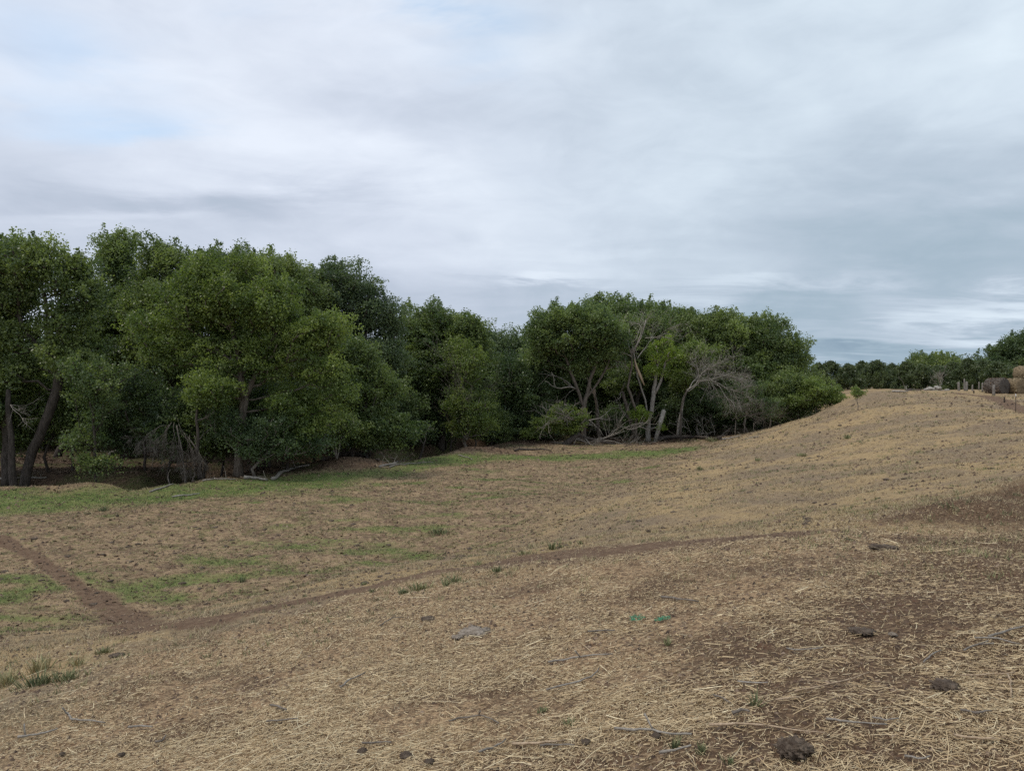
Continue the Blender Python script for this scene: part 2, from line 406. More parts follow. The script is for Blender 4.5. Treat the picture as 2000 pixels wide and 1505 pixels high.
def P2(px, py):
    p_ = spot(px, py); return (p_.x, p_.y)
TRACK = [P2(*p_) for p_ in [(-120, 1020), (0, 1052), (60, 1084), (125, 1128), (190, 1172), (235, 1205), (300, 1222), (400, 1213)]]
TRACK2 = [P2(400, 1213), (-3.2, 11.6), (-1.4, 13.2), (0, 12.9), (1.6, 11.9), (3.1, 11.2), (3.9, 10.9)]
HILLTRACK = [P2(*p_) for p_ in [(1870, 768), (1930, 774), (1975, 790), (2040, 808)]]
STRIP = [(-60, 34), (-35, 36.5), (-27, 37), (-20, 38.5), (-14, 42.5), (-9.5, 50), (-6, 57), (0, 60), (8, 62), (13.5, 63)]
def zones(x, y):
    """world-fixed cover of the ground: green, bare, dark soil, straw litter, grove floor, hill"""
    x = np.asarray(x, float); y = np.asarray(y, float)
    n0 = fbm(x / 5, y / 5, 31, 4); n1_ = fbm(x / 1.6, y / 1.6, 41, 4)
    z_ = ground_z(x, y, False)
    flat = np.clip((-5.25 - z_) / 0.45, 0, 1)
    d = seg_dist(x, y, STRIP)
    wdt = np.interp(x, [-30, -18, -8, 0, 12], [5.0, 4.4, 3.6, 3.3, 3.8])
    strip = np.clip(1.35 - d / wdt + (n0 - 0.5) * 1.5 + (n1_ - 0.5) * 0.8, 0, 1)
    patch = 0
    for cx, cy, sx_, sy_, h in [(-12.5, 21.5, 2.6, 1.6, 1.1), (-13.0, 18.6, 2.5, 1.6, 1.3), (-9.0, 22.2, 3.5, 1.6, 0.6), (-9.6, 21.2, 1.6, 1.6, 0.8), (-7.5, 19.8, 2.0, 1.0, 0.8),
                                (-9, 24, 3.0, 1.5, 0.7), (-5.5, 26, 2.8, 1.3, 0.6), (-6.5, 31, 3.0, 1.6, 0.6), (-3.5, 25.5, 2.6, 0.9, 0.65), (-2.2, 30, 2.6, 1.2, 0.7),
                                (-8, 36, 4, 2, 0.45), (-1, 38, 4, 2, 0.4), (2, 48, 4, 3, 0.45), (-3, 45, 4, 2, 0.4)]:
        patch = patch + bump(x, y, cx, cy, sx_ * 1.5, sy_ * 1.7, h * 0.9)
    fe = fbm(x / 2.4 + y * 0.12, y / 1.0, 33, 5)
    patch = np.clip((fe - (0.566 - 0.25 * np.clip(patch, 0, 1.1)) + (n1_ - 0.5) * 0.5) * 3.0, 0, 1) * 0.8
    green = np.maximum(strip, patch) * flat
    tr = np.clip(1.5 - seg_dist(x, y, TRACK) / np.interp(x, [-14, -10], [0.28, 0.55]) + (n1_ - 0.5) * 1.5, 0, 1)
    t2 = np.clip(1.6 - seg_dist(x, y, TRACK2) / np.interp(x, [-8, -3, -1, 0, 1.6, 4], [0.5, 0.5, 0.9, 1.7, 1.5, 0.7]) + (n1_ - 0.5) * 1.5, 0, 1)
    t3 = np.clip(1.5 - seg_dist(x, y, HILLTRACK) / 0.7 + (n1_ - 0.5) * 0.6, 0, 1)
    mound = bump(x, y, -11.2, 52.3, 2.6, 2.0, 1.4) + bump(x, y, -4.0, 65, 5, 2.6, 1.0)
    bare = np.clip(np.maximum.reduce([tr, t2, t3, np.clip(mound, 0, 0.9), np.clip(bump(x, y, -9.2, 18.3, 1.5, 0.9, 1.1) + (n1_ - 0.5), 0, 1) * (bump(x, y, -9.2, 18.3, 1.5, 0.9, 1.1) > 0.1)]), 0, 1)
    d_cr = seg_dist(x, y, CREEK)
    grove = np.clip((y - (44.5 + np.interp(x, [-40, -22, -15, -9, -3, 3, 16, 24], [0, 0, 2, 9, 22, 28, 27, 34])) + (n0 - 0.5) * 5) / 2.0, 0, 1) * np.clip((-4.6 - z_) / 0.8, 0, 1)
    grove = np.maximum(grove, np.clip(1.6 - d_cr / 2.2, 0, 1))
    green = green * (1 - grove) * (1 - bare)
    dark = np.clip(bump(x, y, 3.9, 4.8, 2.9, 2.6, 1.15) + bump(x, y, 6.2, 7.4, 2.8, 2.4, 0.8) + bump(x, y, 8.3, 11.2, 2.3, 1.1, 1.15) + bump(x, y, 1.6, 3.7, 0.9, 0.7, 0.6), 0, 1)
    dark = np.clip(dark + (n1_ - 0.5) * 1.5 * (dark > 0.02) - 0.06, 0, 1)
    near = np.clip((13.5 - np.hypot(x * 0.6, y)) / 5.0 + (n1_ - 0.5), 0, 1) * np.clip((z_ + 4.6) / 0.8, 0, 1)
    near *= np.clip(seg_dist(x, y, TRACK2) / 1.0 - 0.3, 0, 1) * np.clip((x + 0.15 * y + 4.5) / 3, 0.3, 1)
    return green, bare, dark, near, grove, 1 - flat

m_g, t, out = new_mat('ground')
co = t.node('ShaderNodeTexCoord').outputs['Object']
za = t.attr('zone').outputs['Color']; zb = t.attr('zone2').outputs['Color']
sepc = t.node('ShaderNodeSeparateColor', {0: za}); g_, b_, d_ = sepc.outputs[:3]
sepd = t.node('ShaderNodeSeparateColor', {0: zb}); s_, gr_, h_ = sepd.outputs[:3]
nA = t.noise(co, 0.22, 5, 0.55); nB = t.noise(co, 1.1, 5, 0.6); nC = t.noise(co, 5.0, 5, 0.65); nD = t.noise(co, 24.0, 4, 0.7); nE = t.noise(co, 90.0, 3, 0.7)
# short dry sward
dry = t.mix(t.mr(nB, 0.38, 0.62), (0.115, 0.086, 0.062, 1), (0.205, 0.155, 0.105, 1))
dry = t.mix(t.mr(nC, 0.48, 0.66, 0.0, 0.8), dry, (0.29, 0.225, 0.15, 1))
dry = t.mix(t.mr(t.noise(co, 2.3, 5, 0.7), 0.50, 0.62, 0.0, 0.55), dry, (0.10, 0.105, 0.045, 1))
dry = t.mix(t.mr(nC, 0.46, 0.34, 0.0, 0.85), dry, (0.075, 0.046, 0.033, 1))
# hillside: yellower, with grey trodden patches and painted hummock shadows
hill = t.mix(t.mr(nA, 0.38, 0.60), (0.155, 0.125, 0.092, 1), (0.245, 0.190, 0.112, 1))
hill = t.mix(t.mr(nB, 0.50, 0.36, 0.0, 0.7), hill, (0.150, 0.118, 0.088, 1))
hill = t.mix(t.mr(nC, 0.50, 0.66, 0.0, 0.55), hill, (0.29, 0.225, 0.135, 1))
hill = t.mix(t.mr(nC, 0.42, 0.32, 0.0, 0.7), hill, (0.095, 0.072, 0.052, 1))  # dark specks: tiny shadows between hummocks, put into the colour
hill = t.mix(t.mr(t.noise(co, 0.55, 5, 0.65), 0.56, 0.66, 0.0, 0.6), hill, (0.125, 0.105, 0.078, 1))
c = t.mix(h_, dry, hill)
stw = t.mix(t.mr(nD, 0.36, 0.62), (0.095, 0.068, 0.048, 1), (0.29, 0.215, 0.14, 1))
stw = t.mix(t.mr(nB, 0.50, 0.40, 0.0, 0.75), stw, (0.085, 0.06, 0.043, 1))
stw = t.mix(t.mr(nC, 0.46, 0.36, 0.0, 0.7), stw, (0.09, 0.062, 0.043, 1))
c = t.mix(t.mr(t.m('ADD', s_, t.m('MULTIPLY', t.m('SUBTRACT', nC, 0.5), 0.8)), 0.3, 0.7), c, stw)
grn = t.mix(t.mr(nC, 0.35, 0.62), (0.062, 0.105, 0.030, 1), (0.105, 0.148, 0.048, 1))
grn = t.mix(t.mr(nB, 0.42, 0.66, 0.0, 0.5), grn, (0.13, 0.135, 0.055, 1))
gf = t.m('ADD', g_, t.m('ADD', t.m('MULTIPLY', t.m('SUBTRACT', nC, 0.5), 0.9), t.m('MULTIPLY', t.m('SUBTRACT', nD, 0.5), 0.8)))
c = t.mix(t.mr(gf, 0.22, 1.05, 0.0, 0.92), c, grn)
bar = t.mix(t.mr(nC, 0.3, 0.7), (0.088, 0.060, 0.044, 1), (0.135, 0.098, 0.071, 1))
bf = t.m('ADD', b_, t.m('MULTIPLY', t.m('SUBTRACT', nC, 0.5), 0.5))
c = t.mix(t.mr(bf, 0.25, 0.75), c, bar)
gro = t.mix(t.mr(nC, 0.35, 0.65), (0.038, 0.028, 0.021, 1), (0.080, 0.057, 0.042, 1))  # brown litter floor, its colour lowered further to carry canopy shade
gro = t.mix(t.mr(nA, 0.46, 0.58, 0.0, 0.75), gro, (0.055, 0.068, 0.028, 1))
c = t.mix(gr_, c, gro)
drk = t.mix(t.mr(nD, 0.35, 0.65), (0.050, 0.034, 0.025, 1), (0.125, 0.088, 0.060, 1))
df = t.m('ADD', d_, t.m('MULTIPLY', t.m('SUBTRACT', nC, 0.5), 0.7))
c = t.mix(t.mr(df, 0.22, 0.62, 0.0, 0.97), c, drk)
# reddish crumbs of litter and dung and pale bits
cr_ = t.mr(t.noise(co, 7.5, 3, 0.6), 0.60, 0.68)
c = t.mix(t.m('MULTIPLY', cr_, 0.7), c, (0.085, 0.048, 0.032, 1))
pb = t.mr(t.noise(t.mapping(co, (1, 1, 1), loc=(40, 7, 0)), 11.0, 3, 0.6), 0.64, 0.70)
c = t.mix(t.m('MULTIPLY', pb, 0.5), c, (0.40, 0.33, 0.23, 1))
c = t.mix(t.mr(nE, 0.3, 0.7, 0.0, 0.55), c, t.mix(1.0, c, (0.55, 0.52, 0.5, 1), 'MULTIPLY'))
c = t.mix(1.0, c, (1.66, 1.56, 1.43, 1), 'MULTIPLY')
hgt = t.m('ADD', t.m('MULTIPLY', nC, 0.11), t.m('ADD', t.m('MULTIPLY', nD, 0.025), t.m('MULTIPLY', nE, 0.008)))
bp = t.node('ShaderNodeBump', {'Strength': 1.0, 'Distance': 1.0, 'Height': hgt})
bs = t.node('ShaderNodeBsdfPrincipled', {'Base Color': c, 'Roughness': 0.95, 'Specular IOR Level': 0.1, 'Normal': bp.outputs[0]})
t.l.new(bs.outputs[0], out.inputs[0])
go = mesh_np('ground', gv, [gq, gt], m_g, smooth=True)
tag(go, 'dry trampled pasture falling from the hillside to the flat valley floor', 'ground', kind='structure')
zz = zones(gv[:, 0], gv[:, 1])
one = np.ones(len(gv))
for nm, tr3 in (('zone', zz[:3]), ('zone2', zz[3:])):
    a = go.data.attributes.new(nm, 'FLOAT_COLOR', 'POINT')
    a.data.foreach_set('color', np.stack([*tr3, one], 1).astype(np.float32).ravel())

# ------------------------------------------------------------------ foliage
def leaves(rng, pts, size, elong=1.25):
    """rhombus leaves of random bearing at pts -> verts, quads"""
    n = len(pts)
    a = rng.normal(size=(n, 3)); a /= np.linalg.norm(a, axis=1)[:, None]
    b = rng.normal(size=(n, 3)); b -= (b * a).sum(1)[:, None] * a; b /= np.linalg.norm(b, axis=1)[:, None]
    s = size * rng.uniform(0.65, 1.25, n)[:, None]
    V = np.stack([pts - a * s * elong * 0.5, pts + b * s * 0.42 - a * s * 0.08, pts + a * s * elong * 0.5, pts - b * s * 0.42 - a * s * 0.08], 1).reshape(-1, 3)
    return V, np.arange(4 * n).reshape(-1, 4)

def clump_points(rng, lobes, spacing, inner=0.35):
    """centres of leaf clumps through a crown made of ellipsoid lobes (cx,cy,cz,rx,ry,rz)"""
    out_ = []
    for L in lobes:
        c_ = np.array(L[:3]); r3 = np.array(L[3:6])
        area = 4 * np.pi * ((r3[0] * r3[1]) ** 1.6 / 3 + (r3[0] * r3[2]) ** 1.6 / 3 + (r3[1] * r3[2]) ** 1.6 / 3) ** (1 / 1.6)
        n = int(area / spacing ** 2 * (L[6] if len(L) > 6 else 1.0)) + 3
        d = rng.normal(size=(n * 2, 3)); d /= np.linalg.norm(d, axis=1)[:, None]
        rr = np.where(rng.random(n * 2) < inner, rng.uniform(0.2, 0.8, n * 2), rng.uniform(0.78, 1.06, n * 2))
        p_ = c_ + d * r3 * rr[:, None]
        keep = []
        for q in p_:
            if all(((q - k_) ** 2).sum() > (spacing * 0.62) ** 2 for k_ in keep): keep.append(q)
            if len(keep) >= n: break
        out_ += keep
    return np.array(out_)

def skeleton(rng, trunks, targets, step=0.6, wander=0.10, up=0.25):
    """grow limbs from trunk polylines to clump centres; returns nodes, parents"""
    nodes = []; par = []; plen = []; on = []
    for tr in trunks:
        if tr[0] == 'new': pts = tr[1]; p0 = -1
        else:
            pts = tr[1]; q = np.array(pts[0])
            p0 = int(np.argmin([((np.array(n_) - q) ** 2).sum() for n_ in nodes])); pts = pts[1:]
            pts = [nodes[p0]] + list(pts)
        pts = [np.array(p_, float) for p_ in pts]
        last = p0
        if p0 < 0:
            nodes.append(pts[0]); par.append(-1); plen.append(0); last = len(nodes) - 1; on.append(0)
        for a_, b_2 in zip(pts[:-1], pts[1:]):
            L = np.linalg.norm(b_2 - a_); k_ = max(1, int(L / step))
            for i in range(1, k_ + 1):
                q = a_ + (b_2 - a_) * i / k_ + rng.normal(size=3) * 0.035 * (1 if i < k_ else 0.5)
                nodes.append(q); par.append(last); plen.append(plen[last] + L / k_); last = len(nodes) - 1
                on.append(1)
    tmin = 0.0
    targets = np.array(targets)
    N0 = np.array(nodes)
    d0 = np.array([np.min(np.linalg.norm(N0 - t_, axis=1)) for t_ in targets])
    for ti in np.argsort(d0):
        t_ = targets[ti]
        N = np.array(nodes); PL = np.array(plen)
        dd = np.linalg.norm(N - t_, axis=1)
        low = np.clip(N[:, 2] - t_[2] + 0.3, 0, None)
        base_pen = np.where(PL < tmin, 50, 0)
        cost = dd + 0.22 * PL + 0.8 * low + base_pen + np.where(N[:, 2] < N0[0][2] + 1.2, 4, 0)
        j = int(np.argmin(cost)); s0 = N[j]; L = np.linalg.norm(t_ - s0)
        k_ = max(1, int(L / step)); last = j
        sag = np.array([0, 0, -up * L * 0.25])
        for i in range(1, k_ + 1):
            f = i / k_
            q = s0 + (t_ - s0) * f + sag * 4 * f * (1 - f) * 0.5 + rng.normal(size=3) * wander * (1 if i < k_ else 0)
            nodes.append(q); par.append(last); plen.append(plen[last] + L / k_); last = len(nodes) - 1; on.append(2)
    return np.array(nodes), np.array(par), np.array(on)

def skeleton_mesh(rng, nodes, par, on, r_base, r_tip=0.018, power=0.48):
    n = len(nodes); w_ = np.zeros(n); kids = [[] for _ in range(n)]
    for i in range(n):
        if par[i] >= 0: kids[par[i]].append(i)
    for i in range(n - 1, -1, -1):
        if not kids[i]: w_[i] = 1
        if par[i] >= 0: w_[par[i]] += w_[i]
    roots = [i for i in range(n) if par[i] < 0]
    wm = max(w_[r0] for r0 in roots)
    rad = r_tip + (r_base - r_tip) * (w_ / wm) ** power
    flare = np.clip(1 - (nodes[:, 2] - nodes[0][2]) / 0.7, 0, 1)
    rad = rad * (1 + 0.25 * flare * (on < 2))
    tr, br = MB(), MB()
    stack = list(roots); first = True
    while stack:
        s0 = stack.pop(); chain = ([par[s0]] if par[s0] >= 0 else []) + [s0]; cur = s0
        while kids[cur]:
            ks = sorted(kids[cur], key=lambda q: -w_[q])
            stack += ks[1:]; cur = ks[0]; chain.append(cur)
        if len(chain) < 2: continue
        rr = rad[chain].copy()
        if par[s0] >= 0: rr[0] = min(rr[0], rr[1] * 1.15)
        P_ = nodes[chain]
        main = on[chain[min(1, len(chain) - 1)]] < 2
        (tr if main else br).tube(P_, rr, 9 if main else (5 if rr.max() > 0.06 else 4), True, 0.08 if main else 0, rng)
    return tr, br

def build_crown(rng, name, clumps, crad, dens, leaf, mat, parent, flat=0.8, tuft=0.3, loc=None, tmean=0.45):
    pts = []; tn = []
    top = np.percentile(clumps[:, 2], 55) if len(clumps) > 4 else 0
    cc = clumps.mean(0)
    extra = []
    for c_ in clumps:
        r0 = crad * rng.uniform(0.65, 1.3)
        n = int(dens * 1.5 * r0 * r0)
        d = rng.normal(size=(n, 3)); d /= np.linalg.norm(d, axis=1)[:, None]
        ph = rng.uniform(0, 6.28, 3)
        lum = 1 + 0.28 * np.sin(d[:, 0] * 3.1 + ph[0]) * np.sin(d[:, 1] * 2.7 + ph[1]) + 0.22 * np.sin(d[:, 2] * 5 + ph[2])
        rr = r0 * lum * (0.60 + 0.46 * rng.random(n) ** 0.7)
        fl = (d[:, 2] < -0.15) & (rng.random(n) < 0.6); d[:, 2] = np.where(fl, -d[:, 2], d[:, 2])
        ax = (c_ - cc) / (np.linalg.norm(c_ - cc) + 1e-6) + np.array([0, 0, 0.7]) + rng.normal(size=3) * 0.35; ax /= np.linalg.norm(ax)
        al = (d * ax).sum(1)
        d = d * np.where(al > 0, 0.82, 1.0)[:, None] + ax * (np.clip(al, 0, 1) ** 1.5 * rng.uniform(0.35, 0.85))[:, None]
        q = c_ + d * rr[:, None] * np.array([1, 1, flat])
        pts.append(q); tc = np.clip(rng.normal(tmean, 0.27), 0, 1)
        tn.append(np.clip(tc + rng.normal(0, 0.16, n), 0, 1))
        if tuft > 0 and c_[2] > top and rng.random() < tuft * 1.4:
            h = rng.uniform(0.5, 1.3) * crad; k_ = int(dens * 0.42 * crad * crad)
            b0 = c_ + rng.normal(size=3) * crad * 0.4 * np.array([1, 1, 0]) + np.array([0, 0, r0 * 0.55])
            f = rng.random(k_); lean = rng.normal(size=2) * 0.25
            wv = crad * 0.36 * (1 - f * 0.65)
            q = b0 + np.stack([lean[0] * f * h, lean[1] * f * h, f * h], 1) + rng.normal(size=(k_, 3)) * wv[:, None] * np.array([1, 1, 0.6]) * 0.6
            pts.append(q); tn.append(np.clip(rng.normal(tc, 0.15, k_), 0, 1))
    pts = np.concatenate(pts); tn = np.concatenate(tn)
    V, Q = leaves(rng, pts, leaf * 0.84)
    return mesh_np(name, V, Q, mat, parent, tint=tn, loc=loc)

def lobe_px(px, py, rx, ry, d, w_=1.0, deep=None):
    s = d / F; c_ = at(px, py, d)
    return (c_.x, c_.y, c_.z, rx * s, (deep if deep else (rx + ry) / 2 * s * 0.9), ry * s, w_)
NLEAF = [0]
def tree(name, label, base, d, lobes, trunks=None, r_base=0.3, mat='cotton', bark='bark', leaf=0.17, spacing=1.15, crad=0.85, dens=260, cat='tree', group=None,
         seed=1, tuft=0.35, extra_d=None, flat=0.8, inner=0.35, wander=0.10, tmean=0.45, r_tip=0.018, sublobes=5):
    """a tree rooted at photo column `base` and distance d; lobes (px, py, rx, ry[, depth offset[, weight]])"""
    rng = np.random.default_rng(seed)
    bx = (base - 1000) / F * d; bz = gz(bx, d) - 0.15
    b0 = np.array([bx, d, bz])
    lobes = [(l[0], l[1] + (11 if l[1] < 720 else 0) + (7 if l[1] < 600 and base < 60 else 0), *l[2:]) for l in lobes]
    L = [lobe_px(l[0], l[1], l[2], l[3], d + (l[4] if len(l) > 4 else 0), l[5] if len(l) > 5 else 1.0) for l in lobes]
    sub = []
    for l in L:
        for k_ in range(sublobes):
            v = rng.normal(size=3); v[2] = abs(v[2]) * 0.9 - 0.25; v /= np.linalg.norm(v); f = rng.uniform(0.30, 0.52)
            sub.append((l[0] + v[0] * l[3] * 0.86, l[1] + v[1] * l[4] * 0.86, l[2] + v[2] * l[5] * 0.80, l[3] * f, l[4] * f, l[5] * f, l[6] * 0.85))
    if sublobes: L = [(l[0], l[1], l[2], l[3] * 0.84, l[4] * 0.84, l[5] * 0.84, l[6] * 0.8) for l in L] + sub
    cl = clump_points(rng, L, spacing, inner)
    cl = cl[cl[:, 2] > bz + 0.9]
    if trunks is None:
        cen = np.mean([l[:3] for l in L], 0)
        h0 = b0 + (cen - b0) * 0.55; mid = b0 + (cen - b0) * 0.28 + rng.normal(size=3) * np.array([0.25, 0.25, 0])
        tr = [('new', [b0, mid, h0])]
    else:
        tr = []
        for i, tp in enumerate(trunks):
            pp = [np.array(at(p_[0], p_[1], d + (p_[2] if len(p_) > 2 else 0))) for p_ in tp]
            if i == 0 or tp[0][1] == 'g':
                pass
            if i == 0: pp = [b0] + pp
            tr.append(('new' if i == 0 else 'branch', pp))
    nodes, par, on = skeleton(rng, tr, cl, wander=wander)
    root = empty(name, b0, label, cat, group)
    T, B = skeleton_mesh(rng, nodes - b0, par, on, r_base * (0.68 if r_base > 0.25 else 0.9), r_tip)
    T.build('trunk', M[bark], root)
    if B.V: B.build('branches', M[bark], root)
    if dens > 0:
        cr2 = build_crown(rng, 'crown', cl - b0, crad, dens, leaf, M[mat], root, flat, tuft, tmean=tmean)
        NLEAF[0] += len(cr2.data.polygons)
    return root
def copy_tree(o, parent=None):
    c_ = o.copy(); COL.objects.link(c_)
    if parent: c_.parent = parent
    for ch in list(o.children): copy_tree(ch, c_)
    return c_

CW = 'cottonwoods lining the creek'
tree('cottonwood_tree', 'dark cottonwood cut off by the left edge with its trunk beside the big leaning one', 12, 48.5,
     [(-60, 560, 85, 100), (-20, 660, 60, 60), (5, 500, 40, 45), (-40, 790, 80, 60), (10, 775, 38, 36)], trunks=[[(14, 860), (10, 790), (0, 700), (-10, 620)]], r_base=0.42, bark='bark_dark', group=CW, seed=1, dens=250)
tree('cottonwood_tree', 'tall cottonwood whose thick trunk leans right near the left edge', 45, 48,
     [(85, 515, 82, 58), (150, 555, 32, 60), (30, 560, 30, 50), (120, 620, 55, 35), (40, 660, 38, 28), (150, 690, 55, 42), (30, 735, 45, 35)],
     trunks=[[(57, 900), (75, 855), (93, 810), (111, 760), (116, 710), (98, 650), (88, 585)], [(116, 710), (80, 680), (45, 640), (35, 600)], [(98, 650), (115, 600), (130, 560)]],
     r_base=0.44, bark='bark_dark', group=CW, seed=2, dens=235, spacing=1.25)
tree('cottonwood_tree', 'cottonwood with a tufted twin-peaked top second from the left on the skyline', 262, 60,
     [(228, 520, 36, 52), (262, 600, 78, 62), (205, 640, 50, 60), (280, 690, 80, 60), (200, 720, 60, 50), (245, 478, 16, 22)], r_base=0.5, bark='bark_dark', group=CW, seed=3, mat='cotton', crad=0.95, spacing=1.25)
tree('cottonwood_tree', 'cottonwood with a narrow pointed tuft on top behind the broad bright front tree', 345, 57,
     [(330, 545, 55, 60), (300, 600, 50, 60), (370, 620, 70, 60), (340, 700, 80, 60), (315, 500, 24, 28)], trunks=[[(350, 850), (350, 790), (335, 745), (325, 690)]], r_base=0.5, bark='bark_dark', group=CW, seed=4, crad=0.95, spacing=1.25)
tree('cottonwood_tree', 'broad bright green cottonwood in front with a thick pale trunk at the bank edge', 465, 47.3,
     [(465, 640, 60, 50, 2.5), (440, 600, 60, 50, 2.5), (420, 560, 60, 50), (370, 600, 55, 48), (470, 600, 70, 60), (540, 590, 55, 50), (350, 670, 60, 48), (300, 640, 34, 34), (590, 660, 58, 55), (640, 650, 38, 45), (440, 690, 90, 45), (520, 710, 60, 45), (630, 735, 48, 40), (655, 785, 26, 30), (560, 790, 48, 40), (430, 768, 62, 30, -1.5), (600, 830, 40, 30), (400, 520, 34, 26), (480, 520, 36, 24)],
     trunks=[[(468, 880), (472, 830), (478, 780), (470, 720), (455, 650), (440, 600)], [(478, 790), (500, 730), (530, 670), (550, 620)], [(470, 730), (420, 680), (370, 640)], [(500, 730), (560, 710), (600, 690)]],
     r_base=0.42, bark='bark', mat='cotton_bright', group=CW, seed=5, dens=300, leaf=0.15, tmean=0.42, sublobes=4, crad=0.75, spacing=1.1)
tree('cottonwood_tree', 'cottonwood behind the broad bright one with a row of upright tufts along its top', 522, 58,
     [(470, 540, 70, 42), (540, 560, 60, 48), (400, 530, 45, 38), (560, 640, 70, 60), (585, 590, 34, 50)], r_base=0.5, bark='bark_dark', mat='cotton', group=CW, seed=6, crad=0.95, spacing=1.25, tuft=0.6)
tree('cottonwood_tree', 'grey green cottonwood with thin see-through foliage on the falling right shoulder of the grove', 672, 62,
     [(630, 580, 62, 56), (655, 558, 46, 40), (695, 590, 54, 52), (742, 618, 38, 46, 0, 0.9), (765, 640, 16, 26, 0, 0.6), (700, 680, 70, 55), (650, 680, 60, 60), (760, 690, 34, 34, 0, 0.8)], r_base=0.5, bark='bark_dark', mat='greyleaf', group=CW, seed=7, dens=230, crad=0.9, spacing=1.25)
tree('young_cottonwood', 'leafy tree bulging right over the creek bend beside the bare dirt mound', 686, 55,
     [(725, 770, 62, 46), (748, 835, 54, 38), (690, 720, 52, 46), (640, 800, 50, 42), (770, 850, 36, 26), (690, 850, 50, 32)], trunks=[[(688, 880), (700, 840), (715, 790), (720, 760)]], r_base=0.2, bark='bark_dark', mat='cotton', group=CW, seed=8, dens=270, crad=0.75, spacing=1.0)
tree('cottonwood_tree', 'round-topped cottonwood standing alone on the skyline left of the dip', 862, 73,
     [(868, 640, 62, 45), (815, 660, 42, 48), (925, 640, 24, 32), (860, 710, 82, 55), (900, 680, 50, 45), (800, 730, 50, 40)], trunks=[[(865, 820), (862, 760), (848, 720), (850, 680)], [(862, 755), (885, 720), (900, 690)]], r_base=0.45, bark='bark_dark', mat='cotton', group=CW, seed=9, leaf=0.2, dens=200, crad=1.0, spacing=1.35)
tree('scrub_tree', 'slim tree full of grey dead twigs in front of the round-topped cottonwood', 916, 69,
     [(916, 725, 40, 45), (916, 795, 44, 42), (920, 835, 44, 22)], r_base=0.16, bark='twig', mat='cotton_bright', group=CW, seed=10, leaf=0.17, dens=170, crad=0.8, tmean=0.3)
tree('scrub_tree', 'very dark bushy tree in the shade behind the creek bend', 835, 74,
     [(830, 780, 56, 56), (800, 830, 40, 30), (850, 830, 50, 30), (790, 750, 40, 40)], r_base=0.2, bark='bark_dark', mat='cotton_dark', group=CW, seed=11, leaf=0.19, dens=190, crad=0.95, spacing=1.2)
tree('cottonwood_tree', 'low far cottonwood filling the dip in the skyline', 985, 100,
     [(985, 680, 50, 42), (950, 682, 34, 40), (1030, 690, 46, 46), (990, 740, 70, 44)], r_base=0.4, bark='bark_dark', mat='greyleaf', group=CW, seed=12, leaf=0.26, dens=130, crad=1.3, spacing=1.8)
tree('scrub_tree', 'shadowy dark tree between the slim twiggy tree and the forked tree', 1000, 80,
     [(995, 755, 48, 55), (1040, 770, 48, 65), (965, 800, 40, 45), (1060, 740, 40, 40), (1000, 830, 50, 26)], r_base=0.2, bark='bark_dark', mat='cotton_dark', group=CW, seed=13, leaf=0.2, dens=170, crad=1.0, spacing=1.3)
tree('cottonwood_tree', 'forked cottonwood with three bare pale limbs rising in a V under its crown', 1140, 77,
     [(1070, 632, 38, 34), (1110, 648, 60, 50), (1155, 650, 50, 52), (1195, 670, 32, 48), (1048, 665, 20, 38), (1130, 618, 40, 22), (1150, 700, 50, 26, 1.5), (1075, 690, 34, 30, 1.5)],
     trunks=[[(1140, 815), (1140, 795), (1123, 747), (1110, 713), (1099, 683), (1085, 650)], [(1140, 795), (1147, 766), (1156, 731), (1167, 699), (1165, 660)], [(1147, 775), (1166, 750), (1182, 723), (1195, 689), (1195, 660)], [(1182, 723), (1195, 716), (1212, 712)]],
     r_base=0.38, mat='cotton', group=CW, seed=14, leaf=0.19, dens=200, crad=0.95, spacing=1.25, bark='bark')
tree('cottonwood_tree', 'mid green cottonwood filling the crown line behind the silvery dead top', 1235, 86,
     [(1225, 665, 46, 46), (1270, 655, 40, 40), (1205, 735, 40, 44), (1250, 720, 40, 46), (1300, 690, 34, 40)], r_base=0.4, mat='cotton', group=CW, seed=34, leaf=0.21, dens=170, crad=1.05, spacing=1.4, bark='bark_dark')
tree('cottonwood_tree', 'tallest rounded cottonwood of the right clump rising behind the forked tree', 1215, 93,
     [(1190, 622, 52, 40), (1240, 612, 60, 34), (1310, 625, 52, 30), (1165, 600, 26, 18), (1215, 680, 60, 60), (1160, 640, 30, 40), (1270, 670, 60, 50)], r_base=0.5, mat='cotton', group=CW, seed=15, leaf=0.24, dens=150, crad=1.2, spacing=1.6, bark='bark_dark')
tree('cottonwood_tree', 'dying cottonwood with a split pale trunk and bright yellow green leaf clusters', 1266, 78,
     [(1290, 683, 25, 24), (1281, 722, 17, 14), (1304, 662, 14, 9), (1250, 815, 16, 18, -0.5), (1292, 838, 10, 7, -1)],
     trunks=[[(1266, 815), (1262, 790), (1249, 747), (1241, 713), (1237, 689), (1228, 640)], [(1266, 820), (1273, 800), (1276, 774), (1280, 735), (1288, 700)], [(1276, 774), (1290, 745), (1300, 705)], [(1237, 689), (1250, 660), (1262, 625)]],
     r_base=0.4, mat='yellow', group=CW, seed=16, leaf=0.18, dens=200, crad=0.6, spacing=0.85, bark='greywood', tuft=0.2, sublobes=2, tmean=0.6)
tree('young_cottonwood', 'light green tree partly veiled by the bleached boughs beside the yellow green clusters', 1322, 81,
     [(1345, 692, 38, 26), (1325, 715, 26, 22), (1375, 680, 26, 18), (1335, 745, 34, 22)], r_base=0.16, mat='cotton_bright', group=CW, seed=33, leaf=0.18, dens=210, crad=0.75, spacing=1.0, bark='greywood', tuft=0.2)
